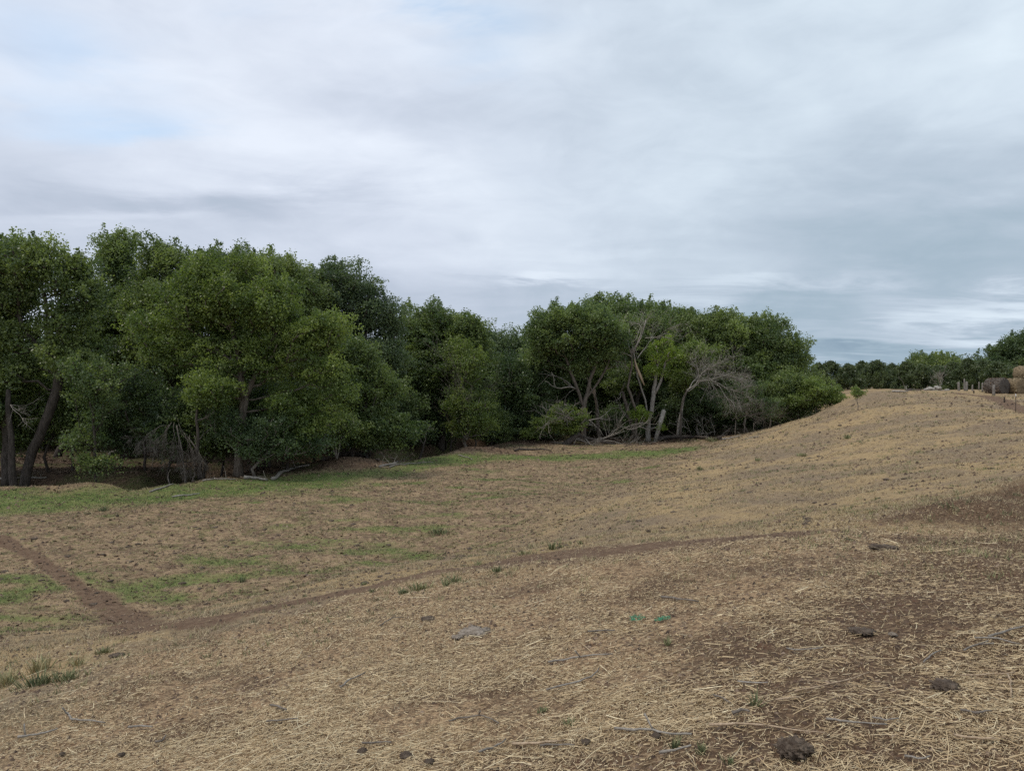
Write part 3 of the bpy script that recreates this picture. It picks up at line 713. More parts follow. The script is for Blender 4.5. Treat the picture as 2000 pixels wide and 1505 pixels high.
tree('cottonwood_tree', 'middle cottonwood of the right clump, mid green behind the bare bleached boughs', 1345, 88,
     [(1340, 645, 58, 38), (1380, 670, 60, 50), (1395, 635, 40, 22), (1300, 700, 50, 45), (1350, 740, 70, 45), (1400, 640, 34, 24)], r_base=0.45, mat='cotton', group=CW, seed=17, leaf=0.22, dens=160, crad=1.1, spacing=1.5, bark='bark_dark')
tree('cottonwood_tree', 'dense domed cottonwood closing the right end of the grove', 1485, 88,
     [(1440, 658, 62, 44), (1500, 664, 50, 46), (1540, 692, 32, 34), (1545, 725, 22, 28), (1470, 725, 76, 46), (1400, 665, 40, 40), (1530, 730, 34, 24)], r_base=0.5, mat='cotton', group=CW, seed=18, leaf=0.22, dens=175, crad=1.15, spacing=1.45, bark='bark_dark')
tree('scrub_tree', 'airy small tree with see-through leaves past the right end of the grove', 1578, 96,
     [(1572, 718, 16, 18, 0, 0.6), (1585, 745, 20, 18, 0, 0.6)], r_base=0.12, mat='cotton', group=CW, seed=19, leaf=0.2, dens=90, crad=0.8, bark='bark_dark')
tree('green_shrub', 'low rounded bright green shrub leaning over the hillside past the grove end', 1600, 81,
     [(1598, 775, 34, 25), (1622, 782, 20, 16), (1572, 790, 30, 25), (1585, 758, 20, 14)], r_base=0.12, mat='cotton_bright', cat='shrub', seed=20, leaf=0.15, dens=330, crad=0.55, spacing=0.75, bark='twig', tuft=0.1)
tree('scrub_tree', 'dark leafy tree beside the low bright shrub on its left side', 1530, 83,
     [(1530, 770, 40, 38), (1555, 800, 36, 30), (1500, 790, 36, 36), (1548, 750, 28, 20)], r_base=0.15, mat='cotton', group=CW, seed=21, leaf=0.17, dens=230, crad=0.75, spacing=0.95, bark='greywood')
tree('scrub_tree', 'leafy understory tree beneath the bare bleached boughs', 1365, 84,
     [(1365, 800, 50, 32), (1320, 800, 36, 36), (1410, 800, 36, 32), (1340, 770, 40, 26)], r_base=0.15, mat='cotton_dark', group=CW, seed=22, leaf=0.18, dens=210, crad=0.8, spacing=1.05, bark='greywood')
tree('scrub_tree', 'dark tree filling the gap behind the forked trunk', 1180, 90,
     [(1180, 740, 60, 60), (1100, 740, 60, 56), (1220, 780, 40, 50), (1130, 810, 60, 36), (1070, 700, 44, 40)], r_base=0.2, mat='cotton_dark', group=CW, seed=23, leaf=0.22, dens=150, crad=1.1, spacing=1.5, bark='bark_dark')
tree('young_cottonwood', 'small drooping tree on a thin trunk in front of the dark creek hollow at left', 184, 44.2,
     [(185, 745, 55, 42), (190, 800, 48, 38), (170, 860, 36, 36, 0, 0.6), (180, 905, 40, 22, 0, 0.45)], trunks=[[(185, 900), (184, 850), (182, 800), (184, 760)]], r_base=0.1, mat='cotton', cat='tree', seed=24, leaf=0.13, dens=250, crad=0.55, spacing=0.85, bark='bark_dark', tmean=0.3)
tree('young_cottonwood', 'low leafy shoots hanging round the foot of the thick pale trunk', 500, 46.4,
     [(475, 858, 50, 34, 0, 0.9), (440, 835, 36, 30, 0, 0.8), (520, 850, 42, 42, 0, 0.9), (560, 880, 30, 26, 0, 0.9), (610, 865, 38, 32, 1, 0.9), (495, 890, 36, 18, 0, 0.8)], r_base=0.1, mat='cotton_dark', seed=25, leaf=0.13, dens=230, crad=0.5, spacing=0.8, bark='twig')
tree('multistem_sapling', 'sapling on several thin pale stems growing from the bare dirt mound', 658, 52,
     [(655, 855, 26, 24), (640, 830, 22, 22), (672, 830, 22, 24)], trunks=[[(656, 870), (655, 850)], [(662, 905), (664, 870), (668, 845)], [(654, 905), (649, 870), (640, 845)]], r_base=0.07, mat='cotton', seed=26, leaf=0.13, dens=260, crad=0.45, spacing=0.7, bark='bleached', cat='tree')
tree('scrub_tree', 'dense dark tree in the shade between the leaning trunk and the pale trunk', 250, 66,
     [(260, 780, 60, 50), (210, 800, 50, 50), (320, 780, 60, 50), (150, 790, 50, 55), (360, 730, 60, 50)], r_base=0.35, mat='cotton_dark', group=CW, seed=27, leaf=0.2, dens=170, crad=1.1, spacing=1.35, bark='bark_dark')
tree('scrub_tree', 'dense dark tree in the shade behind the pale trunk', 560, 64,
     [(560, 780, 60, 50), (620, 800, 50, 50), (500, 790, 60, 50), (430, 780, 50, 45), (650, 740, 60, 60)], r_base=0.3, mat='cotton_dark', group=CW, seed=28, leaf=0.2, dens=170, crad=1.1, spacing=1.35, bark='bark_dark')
tree('sapling', 'lone little sapling on the bare hillside', 1675, 62, [(1675, 769, 11, 9), (1672, 762, 6, 5)], r_base=0.03, mat='cotton_bright', seed=29, leaf=0.09, dens=700, crad=0.22, spacing=0.3, bark='twig', cat='tree', tuft=0.2, r_tip=0.008)
UN = [(140, 51, 740, 850, 46, 'dark bush hanging behind the thin-trunked drooping tree'), (505, 51, 740, 860, 44, 'dark bush closing the gap right of the thick pale trunk'), (430, 52, 730, 850, 50, 'dark bush closing the gap left of the thick pale trunk'), (95, 50, 745, 875, 46, 'dark bush filling the space between the leaning trunk and the drooping tree'), (285, 50.5, 730, 865, 52, 'dark bush above the log pile in the left shade'), (335, 49, 760, 900, 34, 'thin shaded bush behind the drooping grey twigs'),
      (400, 49.5, 770, 900, 44, 'shaded bush left of the thick pale trunk'), (560, 50, 770, 905, 46, 'dark low bush between the pale trunk and the curved grey log'), (612, 53, 750, 895, 46, 'dark bush behind the multistem sapling'), (640, 60, 720, 850, 50, 'dark tree left of the tree that bulges over the creek'),
      (790, 68, 760, 885, 44, 'dark bush over the creek left of the very dark tree'), (870, 74, 780, 875, 36, 'dark bush between the very dark tree and the slim twiggy one'), (960, 76, 800, 870, 34, 'low dark bush right of the slim twiggy tree'), (1050, 86, 800, 862, 50, 'low dark bush behind the fallen tree'),
      (1215, 84, 790, 862, 34, 'low dark bush left of the split pale trunk'), (1330, 86, 780, 855, 40, 'low dark bush behind the leaning pale slab'), (1425, 85, 770, 850, 40, 'shaded bush behind the tangle of thin grey stems'), (1480, 84, 770, 845, 40, 'shaded bush right of the tangle of thin grey stems'),
      (20, 50, 760, 890, 42, 'dark bush behind the straight trunk at the far left'), (235, 52, 800, 890, 40, 'low dark bush at the rim of the creek hollow'), (720, 62, 840, 900, 40, 'low dark bush hanging into the creek bend')]
for i, (px, d, t0, t1, hw, lb) in enumerate(UN):
    h3 = (t1 - t0) / 3
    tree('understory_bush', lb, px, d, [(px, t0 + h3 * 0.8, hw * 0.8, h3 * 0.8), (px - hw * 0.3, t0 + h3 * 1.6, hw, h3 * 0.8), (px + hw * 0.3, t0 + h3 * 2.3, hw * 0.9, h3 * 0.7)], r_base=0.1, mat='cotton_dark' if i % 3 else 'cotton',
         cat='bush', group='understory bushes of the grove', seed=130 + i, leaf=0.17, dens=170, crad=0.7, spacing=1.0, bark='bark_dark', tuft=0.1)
# plateau trees
tree('round_tree', 'rounded tree rising above the middle of the far cedar row', 1822, 140,
     [(1800, 708, 34, 18), (1845, 712, 34, 20), (1822, 702, 34, 14), (1822, 725, 54, 20)], r_base=0.4, mat='cotton', seed=30, leaf=0.3, dens=110, crad=1.3, spacing=1.7, bark='bark_dark', cat='tree', tuft=0.1)
tree('tall_tree', 'tall tree at the right edge behind the hay bales', 1990, 120,
     [(1985, 692, 34, 30), (1945, 708, 34, 26, 0, 0.8), (2030, 690, 50, 46), (1965, 725, 60, 26), (1946, 680, 14, 14, 0, 0.6), (1910, 722, 26, 18, 0, 0.8), (1970, 674, 18, 14, 0, 0.6)], r_base=0.4, mat='cotton_dark', seed=31, leaf=0.26, dens=120, crad=1.1, spacing=1.5, bark='bark_dark', cat='tree')

# grove added behind to block horizon light: three kinds, copied deeper into the wood
proto_seeds = []
for k_, (px, d, sc_) in enumerate([(120, 72, 1.0), (420, 76, 1.0), (900, 92, 1.0)]):
    s = F / d
    lob = [(px + a * s, 748 + 6 * s - h * s, rx * s, rz * s) for a, h, rx, rz in
           ([(0, 7.4, 4.2, 2.6), (-2.6, 5.0, 3.0, 2.4), (2.6, 5.2, 3.2, 2.5), (0.4, 3.0, 4.2, 2.1), (-2.5, 2.0, 2.4, 1.2)] if k_ != 1 else [(0, 6.2, 3.6, 2.6), (-1.6, 3.8, 3.4, 2.4), (2.0, 2.8, 3.4, 1.9), (-1.5, 1.8, 2.6, 1.1)])]
    proto_seeds.append(tree('background_tree', 'dark filler tree deep in the grove, added to block light behind the front row', px, d, lob, r_base=0.28, mat='cotton_dark', group='trees deep in the grove', seed=50 + k_, leaf=0.25, dens=110, crad=1.2, spacing=1.55, bark='bark_dark', tuft=0.1))
rb = random.Random(5)
for i, (px, d) in enumerate([(-160, 62), (-60, 70), (30, 82), (200, 84), (290, 78), (520, 80), (600, 76), (700, 80), (760, 90), (640, 92), (830, 100), (380, 95), (100, 100), (-100, 95), (960, 110),
                             (1050, 100), (1120, 108), (1200, 112), (1270, 100), (1330, 108), (1400, 102), (1460, 108), (1010, 92), (480, 102), (250, 106), (1510, 98), (-300, 60), (-260, 80), (-380, 90), (60, 66), (340, 68), (130, 90), (450, 70), (560, 72), (660, 74), (735, 72), (900, 84), (960, 92), (40, 105), (180, 108), (330, 110), (560, 110), (700, 112), (800, 88), (780, 78), (1080, 92), (1150, 98), (1300, 94), (1380, 94), (1450, 97), (-30, 82), (870, 98), (990, 120), (630, 84)]):
    o = copy_tree(proto_seeds[i % 3])
    x = (px - 1000) / F * d
    o.location = (x, d, gz(x, d) - 0.15); o.rotation_euler.z = rb.uniform(0, 6.28)
    s = rb.uniform(0.9, 1.05) if px < 780 else rb.uniform(0.75, 0.95)
    o.scale = (s, s, s)

# ------------------------------------------------------------------ cedars on the plateau
def cedar(px, top, d, wpx, seed, label, mat='cedar'):
    rng = np.random.default_rng(seed)
    x = (px - 1000) / F * d; z0 = gz(x, d); h = (748 - top) / F * d - z0; wd_ = wpx / F * d
    root = empty('cedar_tree', (x, d, z0 - 0.1), label, 'cedar', 'cedars in the far row')
    tb = MB(); tb.tube([(0, 0, 0), (0.05, 0, h * 0.5), (0, 0.05, h * 0.95)], [0.12, 0.07, 0.02], 6); tb.build('trunk', M['bark_dark'], root)
    cl = []
    for k_ in range(int(85 + 18 * h)):
        f = rng.random() ** 0.75; zz_ = h * (0.02 + 0.9 * f); rr = wd_ * 0.56 * (1 - f) ** 0.75 * rng.uniform(0.35, 1.1) * (1.3 if rng.random() < 0.15 else 1); a = rng.uniform(0, 6.28)
        cl.append((math.cos(a) * rr, math.sin(a) * rr, zz_))
    pts = []; tn = []
    for c_ in cl:
        k2_ = 62; t_ = rng.uniform(0.1, 0.8)
        d3 = rng.normal(size=(k2_, 3)) * np.array([0.30, 0.30, 0.24]); out3 = np.array([c_[0], c_[1], 0]); out3 = out3 / (np.linalg.norm(out3) + 0.3)
        f = rng.random(k2_)[:, None]
        pts.append(np.array(c_) + d3 * (1 - 0.6 * f) + (out3 * 0.5 + np.array([0, 0, 0.6])) * f); tn.append(np.clip(rng.normal(t_, 0.15, k2_), 0, 1))
    V, Q = leaves(rng, np.concatenate(pts), 0.15, 1.9)
    mesh_np('crown', V, Q, M[mat], root, tint=np.concatenate(tn))
    return root
CED = [(1598, 716, 104, 40, 'brown tinged bushy cedar next to the airy small tree at the grove end'), (1622, 713, 108, 56, 'widest rusty brown cedar at the left end of the far row'),
       (1656, 722, 106, 44, 'cedar with a spiky top second after the left-end brown one'), (1684, 712, 112, 46, 'cedar with two pointed leaders above the lone sapling'),
       (1712, 713, 106, 50, 'pale green pointed cedar just right of the sapling'), (1742, 717, 110, 52, 'cedar behind the white debris on the ridge'),
       (1772, 714, 106, 50, 'cedar left of the rubble pile with a lopsided top'), (1800, 722, 104, 50, 'olive cedar directly behind the pale rubble pile'),
       (1832, 722, 108, 54, 'olive cedar behind the small bleached dead tree'), (1862, 716, 110, 50, 'cedar behind the first tall grey fence post'),
       (1890, 706, 106, 42, 'tallest brownish cedar behind the cluster of fence posts'), (1918, 712, 108, 46, 'cedar between the brownish one and the hay bales'),
       (1948, 716, 102, 50, 'cedar rising just above the dark old hay bale'), (1985, 722, 112, 50, 'cedar at the foot of the tall tree at the right edge')]
for i, (px, top, d, wp, lb) in enumerate(CED): cedar(px, top - 4 - (i * 7) % 5, d, wp * 1.35, 200 + i, lb)

# ------------------------------------------------------------------ bare branches
def bare(mb, rng, p, dvec, L, r, depth, spread=0.55, up=0.1, kids=(3, 5), sides=4, curl=0.18):
    n = max(3, int(L / 0.35)); pts = [np.array(p, float)]; d = np.array(dvec, float); d /= np.linalg.norm(d)
    for i in range(n):
        d = d + rng.normal(size=3) * curl + np.array([0, 0, up * 0.3]); d /= np.linalg.norm(d)
        pts.append(pts[-1] + d * L / n)
    mb.tube(pts, np.linspace(r, max(r * 0.35, 0.007), n + 1), sides if r > 0.03 else 3, True)
    if depth > 0:
        for k_ in range(rng.integers(*kids)):
            j = rng.integers(max(1, n // 3), n + 1)
            dd = (pts[j] - pts[j - 1]); dd /= np.linalg.norm(dd)
            d2 = dd + rng.normal(size=3) * spread + np.array([0, 0, up])
            bare(mb, rng, pts[j], d2, L * rng.uniform(0.4, 0.7), r * 0.5, depth - 1, spread, up, kids, sides, curl)
def bare_thing(name, label, cat, base, d, arms, mat, seed, group=None, stem=None, depth=3, spread=0.5, up=0.05, kids=(3, 6), stem_mat=None):
    """arms: list of (start px,py, end px,py, radius) at distance d"""
    rng = np.random.default_rng(seed)
    x = (base - 1000) / F * d; b0 = np.array([x, d, gz(x, d) - 0.1])
    root = empty(name, b0, label, cat, group)
    if stem:
        tb = MB()
        for st_ in stem:
            pp = [np.array(at(p_[0], p_[1], d + (p_[2] if len(p_) > 2 else 0))) - b0 for p_ in st_[0]]
            if st_[1] == 'g': pp = [np.array([pp[0][0], pp[0][1], 0.0])] + pp
            q = []
            for a_, b_2 in zip(pp[:-1], pp[1:]):
                for f in np.linspace(0, 1, 4)[:-1]: q.append(a_ + (b_2 - a_) * f + rng.normal(size=3) * 0.02)
            q.append(pp[-1]); tb.tube(q, np.linspace(st_[2], st_[2] * 0.5, len(q)), 7, True, 0.08, rng)
        tb.build('trunk', M[stem_mat or mat], root)
    mb = MB()
    for (x0, y0, x1, y1, r) in arms:
        if cat == 'dead branch': x0, y0 = arms[0][:2]
        a_ = np.array(at(x0, y0, d)) - b0; b_2 = np.array(at(x1, y1, d)) - b0
        v = b_2 - a_; v[1] += rng.normal() * 0.35 * np.linalg.norm(v)
        bare(mb, rng, a_, v, float(np.linalg.norm(b_2 - a_)), r, depth, spread, up, kids)
    mb.build('branches', M[mat], root)
    return root
bare_thing('dead_tree', 'bleached dead boughs sweeping right out of the grove at mid height', 'dead tree', 1340, 77,
           [(1342, 762, 1405, 732, .08), (1400, 732, 1440, 728, .05), (1342, 764, 1405, 752, .06), (1345, 760, 1400, 712, .05), (1365, 745, 1430, 712, .04), (1385, 738, 1440, 765, .04), (1365, 735, 1395, 690, .035), (1400, 750, 1436, 785, .04)],
           'bleached', 301, stem=[([(1330, 800), (1342, 762)], 'g', 0.11)], depth=3, kids=(5, 8), up=-0.06, stem_mat='bark_dark')
bare_thing('dead_tree', 'silvery dead tree top poking through the crowns above the split trunk', 'dead tree', 1240, 77.5,
           [(1232, 690, 1217, 640, .06), (1234, 690, 1246, 635, .06), (1240, 680, 1280, 635, .055), (1245, 700, 1318, 645, .055), (1236, 700, 1205, 660, .05), (1260, 660, 1330, 640, .045), (1228, 720, 1200, 700, .05), (1240, 665, 1264, 630, .04)],
           'bleached', 302, stem=[([(1242, 800), (1226, 755), (1234, 715), (1234, 680)], 'g', 0.17)], depth=3, kids=(3, 6), up=-0.05, stem_mat='bark')
bare_thing('dead_shrub', 'tangle of bare grey stems with pale trunks at the right foot of the grove', 'dead shrub', 1445, 77,
           [(1437, 820, 1442, 765, .04), (1456, 816, 1470, 765, .04), (1437, 822, 1420, 780, .035), (1457, 818, 1495, 790, .03), (1472, 828, 1500, 800, .03)],
           'twig', 303, stem=[([(1436, 852), (1437, 820)], 'g', 0.09), ([(1452, 852), (1457, 815)], 'g', 0.08), ([(1472, 850), (1472, 825)], 'g', 0.06)], depth=3, kids=(4, 6))
tree('scrub_tree', 'half bare bush of thin leaves among the grey stems at the grove foot', 1462, 78, [(1455, 770, 36, 28, 0, 0.6), (1490, 800, 30, 26, 0, 0.6), (1420, 800, 26, 22, 0, 0.6)], r_base=0.08, mat='cotton_dark', group=CW, seed=35, leaf=0.16, dens=150, crad=0.6, spacing=0.9, bark='twig')
bare_thing('dead_shrub', 'grey bare scrub behind the long dark twisted log at the foot of the grove', 'dead shrub', 1360, 79,
           [(1350, 850, 1340, 820, .03), (1370, 850, 1380, 815, .03), (1395, 850, 1400, 820, .03), (1330, 850, 1320, 825, .03), (1410, 850, 1425, 820, .03), (1385, 850, 1360, 830, .03)],
           'bleached', 304, depth=2, kids=(4, 7), spread=0.8)
bare_thing('dead_shrub', 'drooping veil of grey dead twigs beside the paired thin trunks at left', 'dead shrub', 360, 46,
           [(330, 830, 285, 850, .04), (340, 825, 345, 880, .03), (335, 825, 310, 870, .03), (350, 850, 345, 910, .03), (370, 850, 370, 905, .03), (360, 845, 385, 900, .03), (325, 830, 280, 820, .03), (380, 850, 400, 890, .025)],
           'twig', 305, stem=[([(362, 935), (355, 880), (345, 830)], 'g', 0.07)], depth=3, kids=(5, 8), up=-0.35)
bare_thing('dead_branch', 'fine bleached twigs hanging in front of the leaning trunk at far left', 'dead branch', 70, 46.5,
           [(20, 790, 65, 815, .03), (25, 780, 60, 790, .02), (15, 800, 50, 830, .02)], 'bleached', 306, depth=2, kids=(3, 6))
bare_thing('dead_tree', 'small bleached bare tree in front of the far cedars', 'dead tree', 1836, 98,
           [(1836, 750, 1830, 728, .05), (1836, 748, 1845, 725, .05), (1836, 755, 1822, 742, .04), (1838, 752, 1852, 735, .04), (1834, 745, 1826, 732, .03)], 'bleached', 307, stem=[([(1836, 748)], 'g', 0.08)], depth=2, kids=(4, 7))
bare_thing('dead_branch', 'slim grey dead twigs threaded through the slim twiggy tree', 'dead branch', 912, 67.5,
           [(912, 860, 908, 790, .03), (915, 850, 900, 730, .03), (918, 850, 930, 740, .03), (910, 840, 890, 770, .03)], 'twig', 308, depth=3, kids=(4, 7), up=0.2)
bare_thing('dead_branch', 'bare limb reaching up left from the forked tree', 'dead branch', 1122, 76.5, [(1123, 759, 1086, 729, .10), (1088, 731, 1062, 708, .05), (1100, 800, 1078, 772, .04)], 'greywood', 309, depth=1, kids=(2, 4), up=0)
bare_thing('dead_branch', 'arching bleached branches right of the forked trunk near the ground', 'dead branch', 1150, 75.5,
           [(1150, 820, 1180, 812, .05), (1150, 822, 1175, 832, .04), (1155, 818, 1205, 825, .04), (1152, 824, 1170, 848, .04)], 'bleached', 310, depth=1, kids=(2, 4), up=-0.1)

# thin shaded trunks between the big trees
TT = [(392, 46.2, 800, 0.12, 'thin dark trunk beside the drooping grey twigs'), (378, 46.0, 905, 0.06, 'short broken pale stub between the thin trunks at left'), (520, 52, 800, 0.16, 'dark trunk just right of the thick pale trunk'), (552, 53, 850, 0.07, 'slender trunk by the curved grey log'),
      (26, 47, 760, 0.22, 'straight dark trunk at the far left beside the leaning one'), (110, 60, 830, 0.25, 'dark slanting trunk in the shade behind the leaning one'), (255, 60, 800, 0.5, 'thick fluted trunk deep in the left shade'), (818, 66, 840, 0.1, 'leaning trunk at the creek bend'),
      (880, 72, 830, 0.09, 'thin trunk left of the slim twiggy tree'), (930, 70, 835, 0.08, 'thin trunk right of the slim twiggy tree'), (1172, 82, 760, 0.22, 'bent grey trunk just right of the forked tree'), (1245, 79, 765, 0.24, 'leaning grey trunk left of the split trunk'),
      (1505, 80, 800, 0.08, 'pale thin trunk under the dark leafy tree at right'), (1560, 82, 810, 0.07, 'pale thin trunk nearest the low bright shrub'), (488, 50, 880, 0.07, 'grey stump-like stem behind the thick pale trunk'), (280, 62, 830, 0.14, 'dark crooked trunk right of the thick fluted one')]
for i, (px, d, top, r, lb) in enumerate(TT):
    rng = np.random.default_rng(400 + i); x = (px - 1000) / F * d; z0 = gz(x, d) - 0.1; h = (748 - top) / F * d - z0
    lean = {1245: -0.30, 1172: -0.1, 110: 0.5, 818: 0.25, 26: -0.05, 280: 0.2}.get(px, rng.uniform(-0.12, 0.12))
    pts = [(lean * h * f + rng.normal() * 0.05, rng.normal() * 0.05, h * f) for f in np.linspace(0, 1, 8)]
    mb = MB(); mb.tube(pts, np.linspace(r * 1.25, r * 0.6, 8), 8, True, 0.1, rng)
    root = empty('bare_trunk', (x, d, z0), lb, 'tree trunk')
    if px == 26:
        mb.build('trunk', M['bark_dark'], root); continue
    mb.build('trunk', M['bark' if px > 1000 or px in (378, 488) else 'bark_dark'], root)
    mb = MB()
    for k_ in range(3):
        j = rng.integers(3, 8); bare(mb, rng, pts[j], rng.normal(size=3) + np.array([0, 0, 0.6]), h * 0.35, r * 0.45, 2, 0.6, 0.1, (2, 4))
    mb.build('branches', M['twig'], root)

# ------------------------------------------------------------------ fallen timber
def ground_path(pts_px, lift=0.0, n_sub=5, rng=None, jit=0.0):
    w_ = [spot(*p_) for p_ in pts_px]; q = []
    for a_, b_2 in zip(w_[:-1], w_[1:]):
        for f in np.linspace(0, 1, n_sub)[:-1]: q.append(a_.lerp(b_2, f))
    q.append(w_[-1])
    q = np.array([list(v) for v in q])
    if rng is not None and jit: q[:, :2] += rng.normal(size=(len(q), 2)) * jit
    q[:, 2] = ground_z(q[:, 0], q[:, 1]) + lift
    return q
def log(name, label, pts_px, r, mat, seed, twigs=0, cat='log', tips=True, tw_r=0.3):
    rng = np.random.default_rng(seed); L0 = spot(*pts_px[0])
    q = ground_path(pts_px, r * 0.7, 5, rng, r * 0.25)
    q[:, 2] += np.abs(rng.normal(size=len(q))) * r * 0.4
    root = empty(name, q[0], label, cat)
    mb = MB(); mb.tube(q - q[0], np.linspace(r, r * 0.5, len(q)) * rng.uniform(0.85, 1.15, len(q)), 8, True, 0.12, rng); mb.build('stem', M[mat], root)
    if twigs:
        mb = MB()
        for k_ in range(twigs):
            j = rng.integers(1, len(q)); d = rng.normal(size=3); d[2] = abs(d[2]) * 0.6
            bare(mb, rng, q[j] - q[0], d, r * rng.uniform(5, 12), r * tw_r, 1, 0.6, 0.0, (1, 3))
        mb.build('branches', M[mat], root)
    return root
log('fallen_log', 'long dark twisted log lying right of the leaning pale slab', [(1283, 861), (1313, 857), (1345, 856), (1367, 857), (1392, 862), (1410, 859)], 0.22, 'bark_dark', 501, 4)
log('fallen_log', 'bleached branch lying at the right end of the long dark log', [(1395, 861), (1425, 857), (1446, 852)], 0.08, 'bleached', 502, 4)
log('fallen_log', 'thin pale pole lying on the slope foot right of the bleached branch', [(1455, 858), (1482, 854)], 0.05, 'bleached', 503, 1)
log('fallen_log', 'curved grey log rising from the bank edge behind the green strip', [(532, 938), (552, 924), (570, 917), (605, 912)], 0.12, 'greywood', 504, 2)
log('fallen_log', 'short thick grey log against the foot of the pale trunk', [(476, 936), (500, 937), (522, 940)], 0.11, 'greywood', 505, 1)
log('fallen_log', 'dark arched log in the creek bend beside the dirt mound', [(630, 900), (660, 893), (690, 891), (715, 893), (740, 905)], 0.2, 'bark_dark', 506, 6)
log('fallen_log', 'reddish bare branch slanting across the creek bend', [(722, 894), (736, 913), (760, 915)], 0.06, 'splitwood', 507, 2)
log('fallen_log', 'long thin pale branch along the edge of the green strip past the creek bend', [(760, 913), (800, 906), (845, 904)], 0.05, 'greywood', 508, 5)
log('fallen_log', 'tangled grey branches at the creek mouth right of the reddish branch', [(740, 914), (770, 908), (790, 898)], 0.09, 'greywood', 509, 10)
log('fallen_log', 'pale curved stick on the lip of the creek cut at left', [(292, 962), (315, 955), (338, 947)], 0.06, 'greywood', 510, 1)
log('fallen_log', 'white straight stick lying on the green strip', [(336, 972), (365, 969), (391, 965)], 0.045, 'bleached', 511, 0)
log('fallen_log', 'grey branch lying on the bank left of the pale trunk', [(395, 940), (425, 937), (460, 938)], 0.05, 'greywood', 512, 6)
log('fallen_log', 'heap of thin grey branches on the far bank at the left edge', [(0, 937), (40, 936), (92, 936)], 0.08, 'greywood', 513, 12)
log('fallen_log', 'log pile deep in the left shade beneath the thick fluted trunk', [(215, 890), (260, 884), (310, 884)], 0.16, 'greywood', 514, 10)
log('fallen_log', 'dark branch lying on the pink litter left of the fallen tree', [(1005, 881), (1040, 879), (1075, 882)], 0.1, 'bark_dark', 515, 6)
log('fallen_log', 'thin stick lying on the litter bank right of the creek', [(895, 890), (915, 894), (922, 899)], 0.05, 'greywood', 516, 1)

# fallen tree with a leafy top
rng = np.random.default_rng(520); d0 = 73.5; b0 = np.array([(1108 - 1000) / F * d0, d0, 0.0]); b0[2] = gz(b0[0], b0[1])
root = empty('fallen_tree', b0, 'fallen tree with live leafy top and heaped dead branches below the forked tree', 'fallen tree')
mb = MB()
pp = [np.array(at(x, y, d0)) - b0 for x, y in [(1078, 882), (1096, 874), (1112, 862), (1124, 852), (1134, 846)]]
mb.tube(pp, [0.2, 0.3, 0.34, 0.3, 0.18], 9, True, 0.15, rng)
pp = [np.array(at(x, y, d0)) - b0 for x, y in [(1128, 850), (1150, 856), (1185, 864), (1225, 874), (1258, 880)]]
mb.tube(pp, [0.2, 0.16, 0.13, 0.1, 0.06], 8, True, 0.12, rng)
mb.build('trunk', M['bark_dark'], root)
mb = MB()
for (x0, y0, x1, y1, r) in [(1132, 812, 1105, 790, .10), (1108, 792, 1083, 772, .06), (1110, 862, 1020, 878, .08), (1120, 855, 1200, 880, .07), (1125, 855, 1240, 882, .07), (1140, 855, 1170, 880, .06), (1100, 870, 1060, 884, .06), (1170, 862, 1250, 870, .06),
                            (1190, 866, 1210, 884, .05), (1130, 850, 1110, 884, .06), (1150, 860, 1150, 884, .05), (1085, 878, 1130, 886, .06), (1200, 868, 1180, 886, .05), (1128, 850, 1128, 815, .12), (1128, 820, 1090, 815, .08), (1100, 815, 1055, 838, .06), (1120, 800, 1100, 810, .06), (1215, 872, 1245, 860, .04), (1160, 860, 1225, 884, .05)]:
    a_ = np.array(at(x0, y0, d0)) - b0; v = np.array(at(x1, y1, d0)) - b0 - a_; v[1] += rng.normal() * 1.2
    bare(mb, rng, a_, v, float(np.linalg.norm(v)), r, 2, 0.6, 0.06, (5, 9))
mb.build('branches', M['greywood'], root)
lb_ = [lobe_px(*q, d0) for q in [(1062, 828, 26, 14), (1100, 808, 20, 16), (1128, 822, 16, 18), (1085, 830, 24, 14), (1040, 848, 16, 8), (1108, 838, 18, 12)]]
cl = clump_points(rng, lb_, 0.6, 0.3)
build_crown(rng, 'leafy_top', cl - b0, 0.42, 420, 0.14, M['cotton_bright'], root, 0.7, 0.25, tmean=0.5)
# leaning slab of split trunk
d0 = 77; x0 = (1279 - 1000) / F * d0; z0 = gz(x0, d0)
root = empty('broken_trunk', (x0, d0, z0), 'pale flat slab of split trunk leaning right beside the yellow leaved tree', 'broken trunk')
top = np.array(at(1297, 800, d0)) - np.array([x0, d0, z0])
mb = MB(); mb.tube([np.zeros(3), top * 0.5, top * 0.97, top], [0.22, 0.24, 0.22, 0.12], 6, True, 0.06, rng); mb.build('slab', M['bleached'], root)
# pale torn wood on the dying trunk
d0 = 77.4; root = empty('torn_wood', at(1249, 747, d0), 'pale strip of torn heartwood on the split trunk', 'wood strip')
q = [np.array(at(x, y, d0)) - np.array(root.location) for x, y in [(1258, 752), (1250, 733), (1243, 716), (1239, 700)]]
mb = MB(); mb.tube(q, [0.06, 0.15, 0.13, 0.05], 6, True, 0.2, rng); mb.build('strip', M['splitwood'], root)

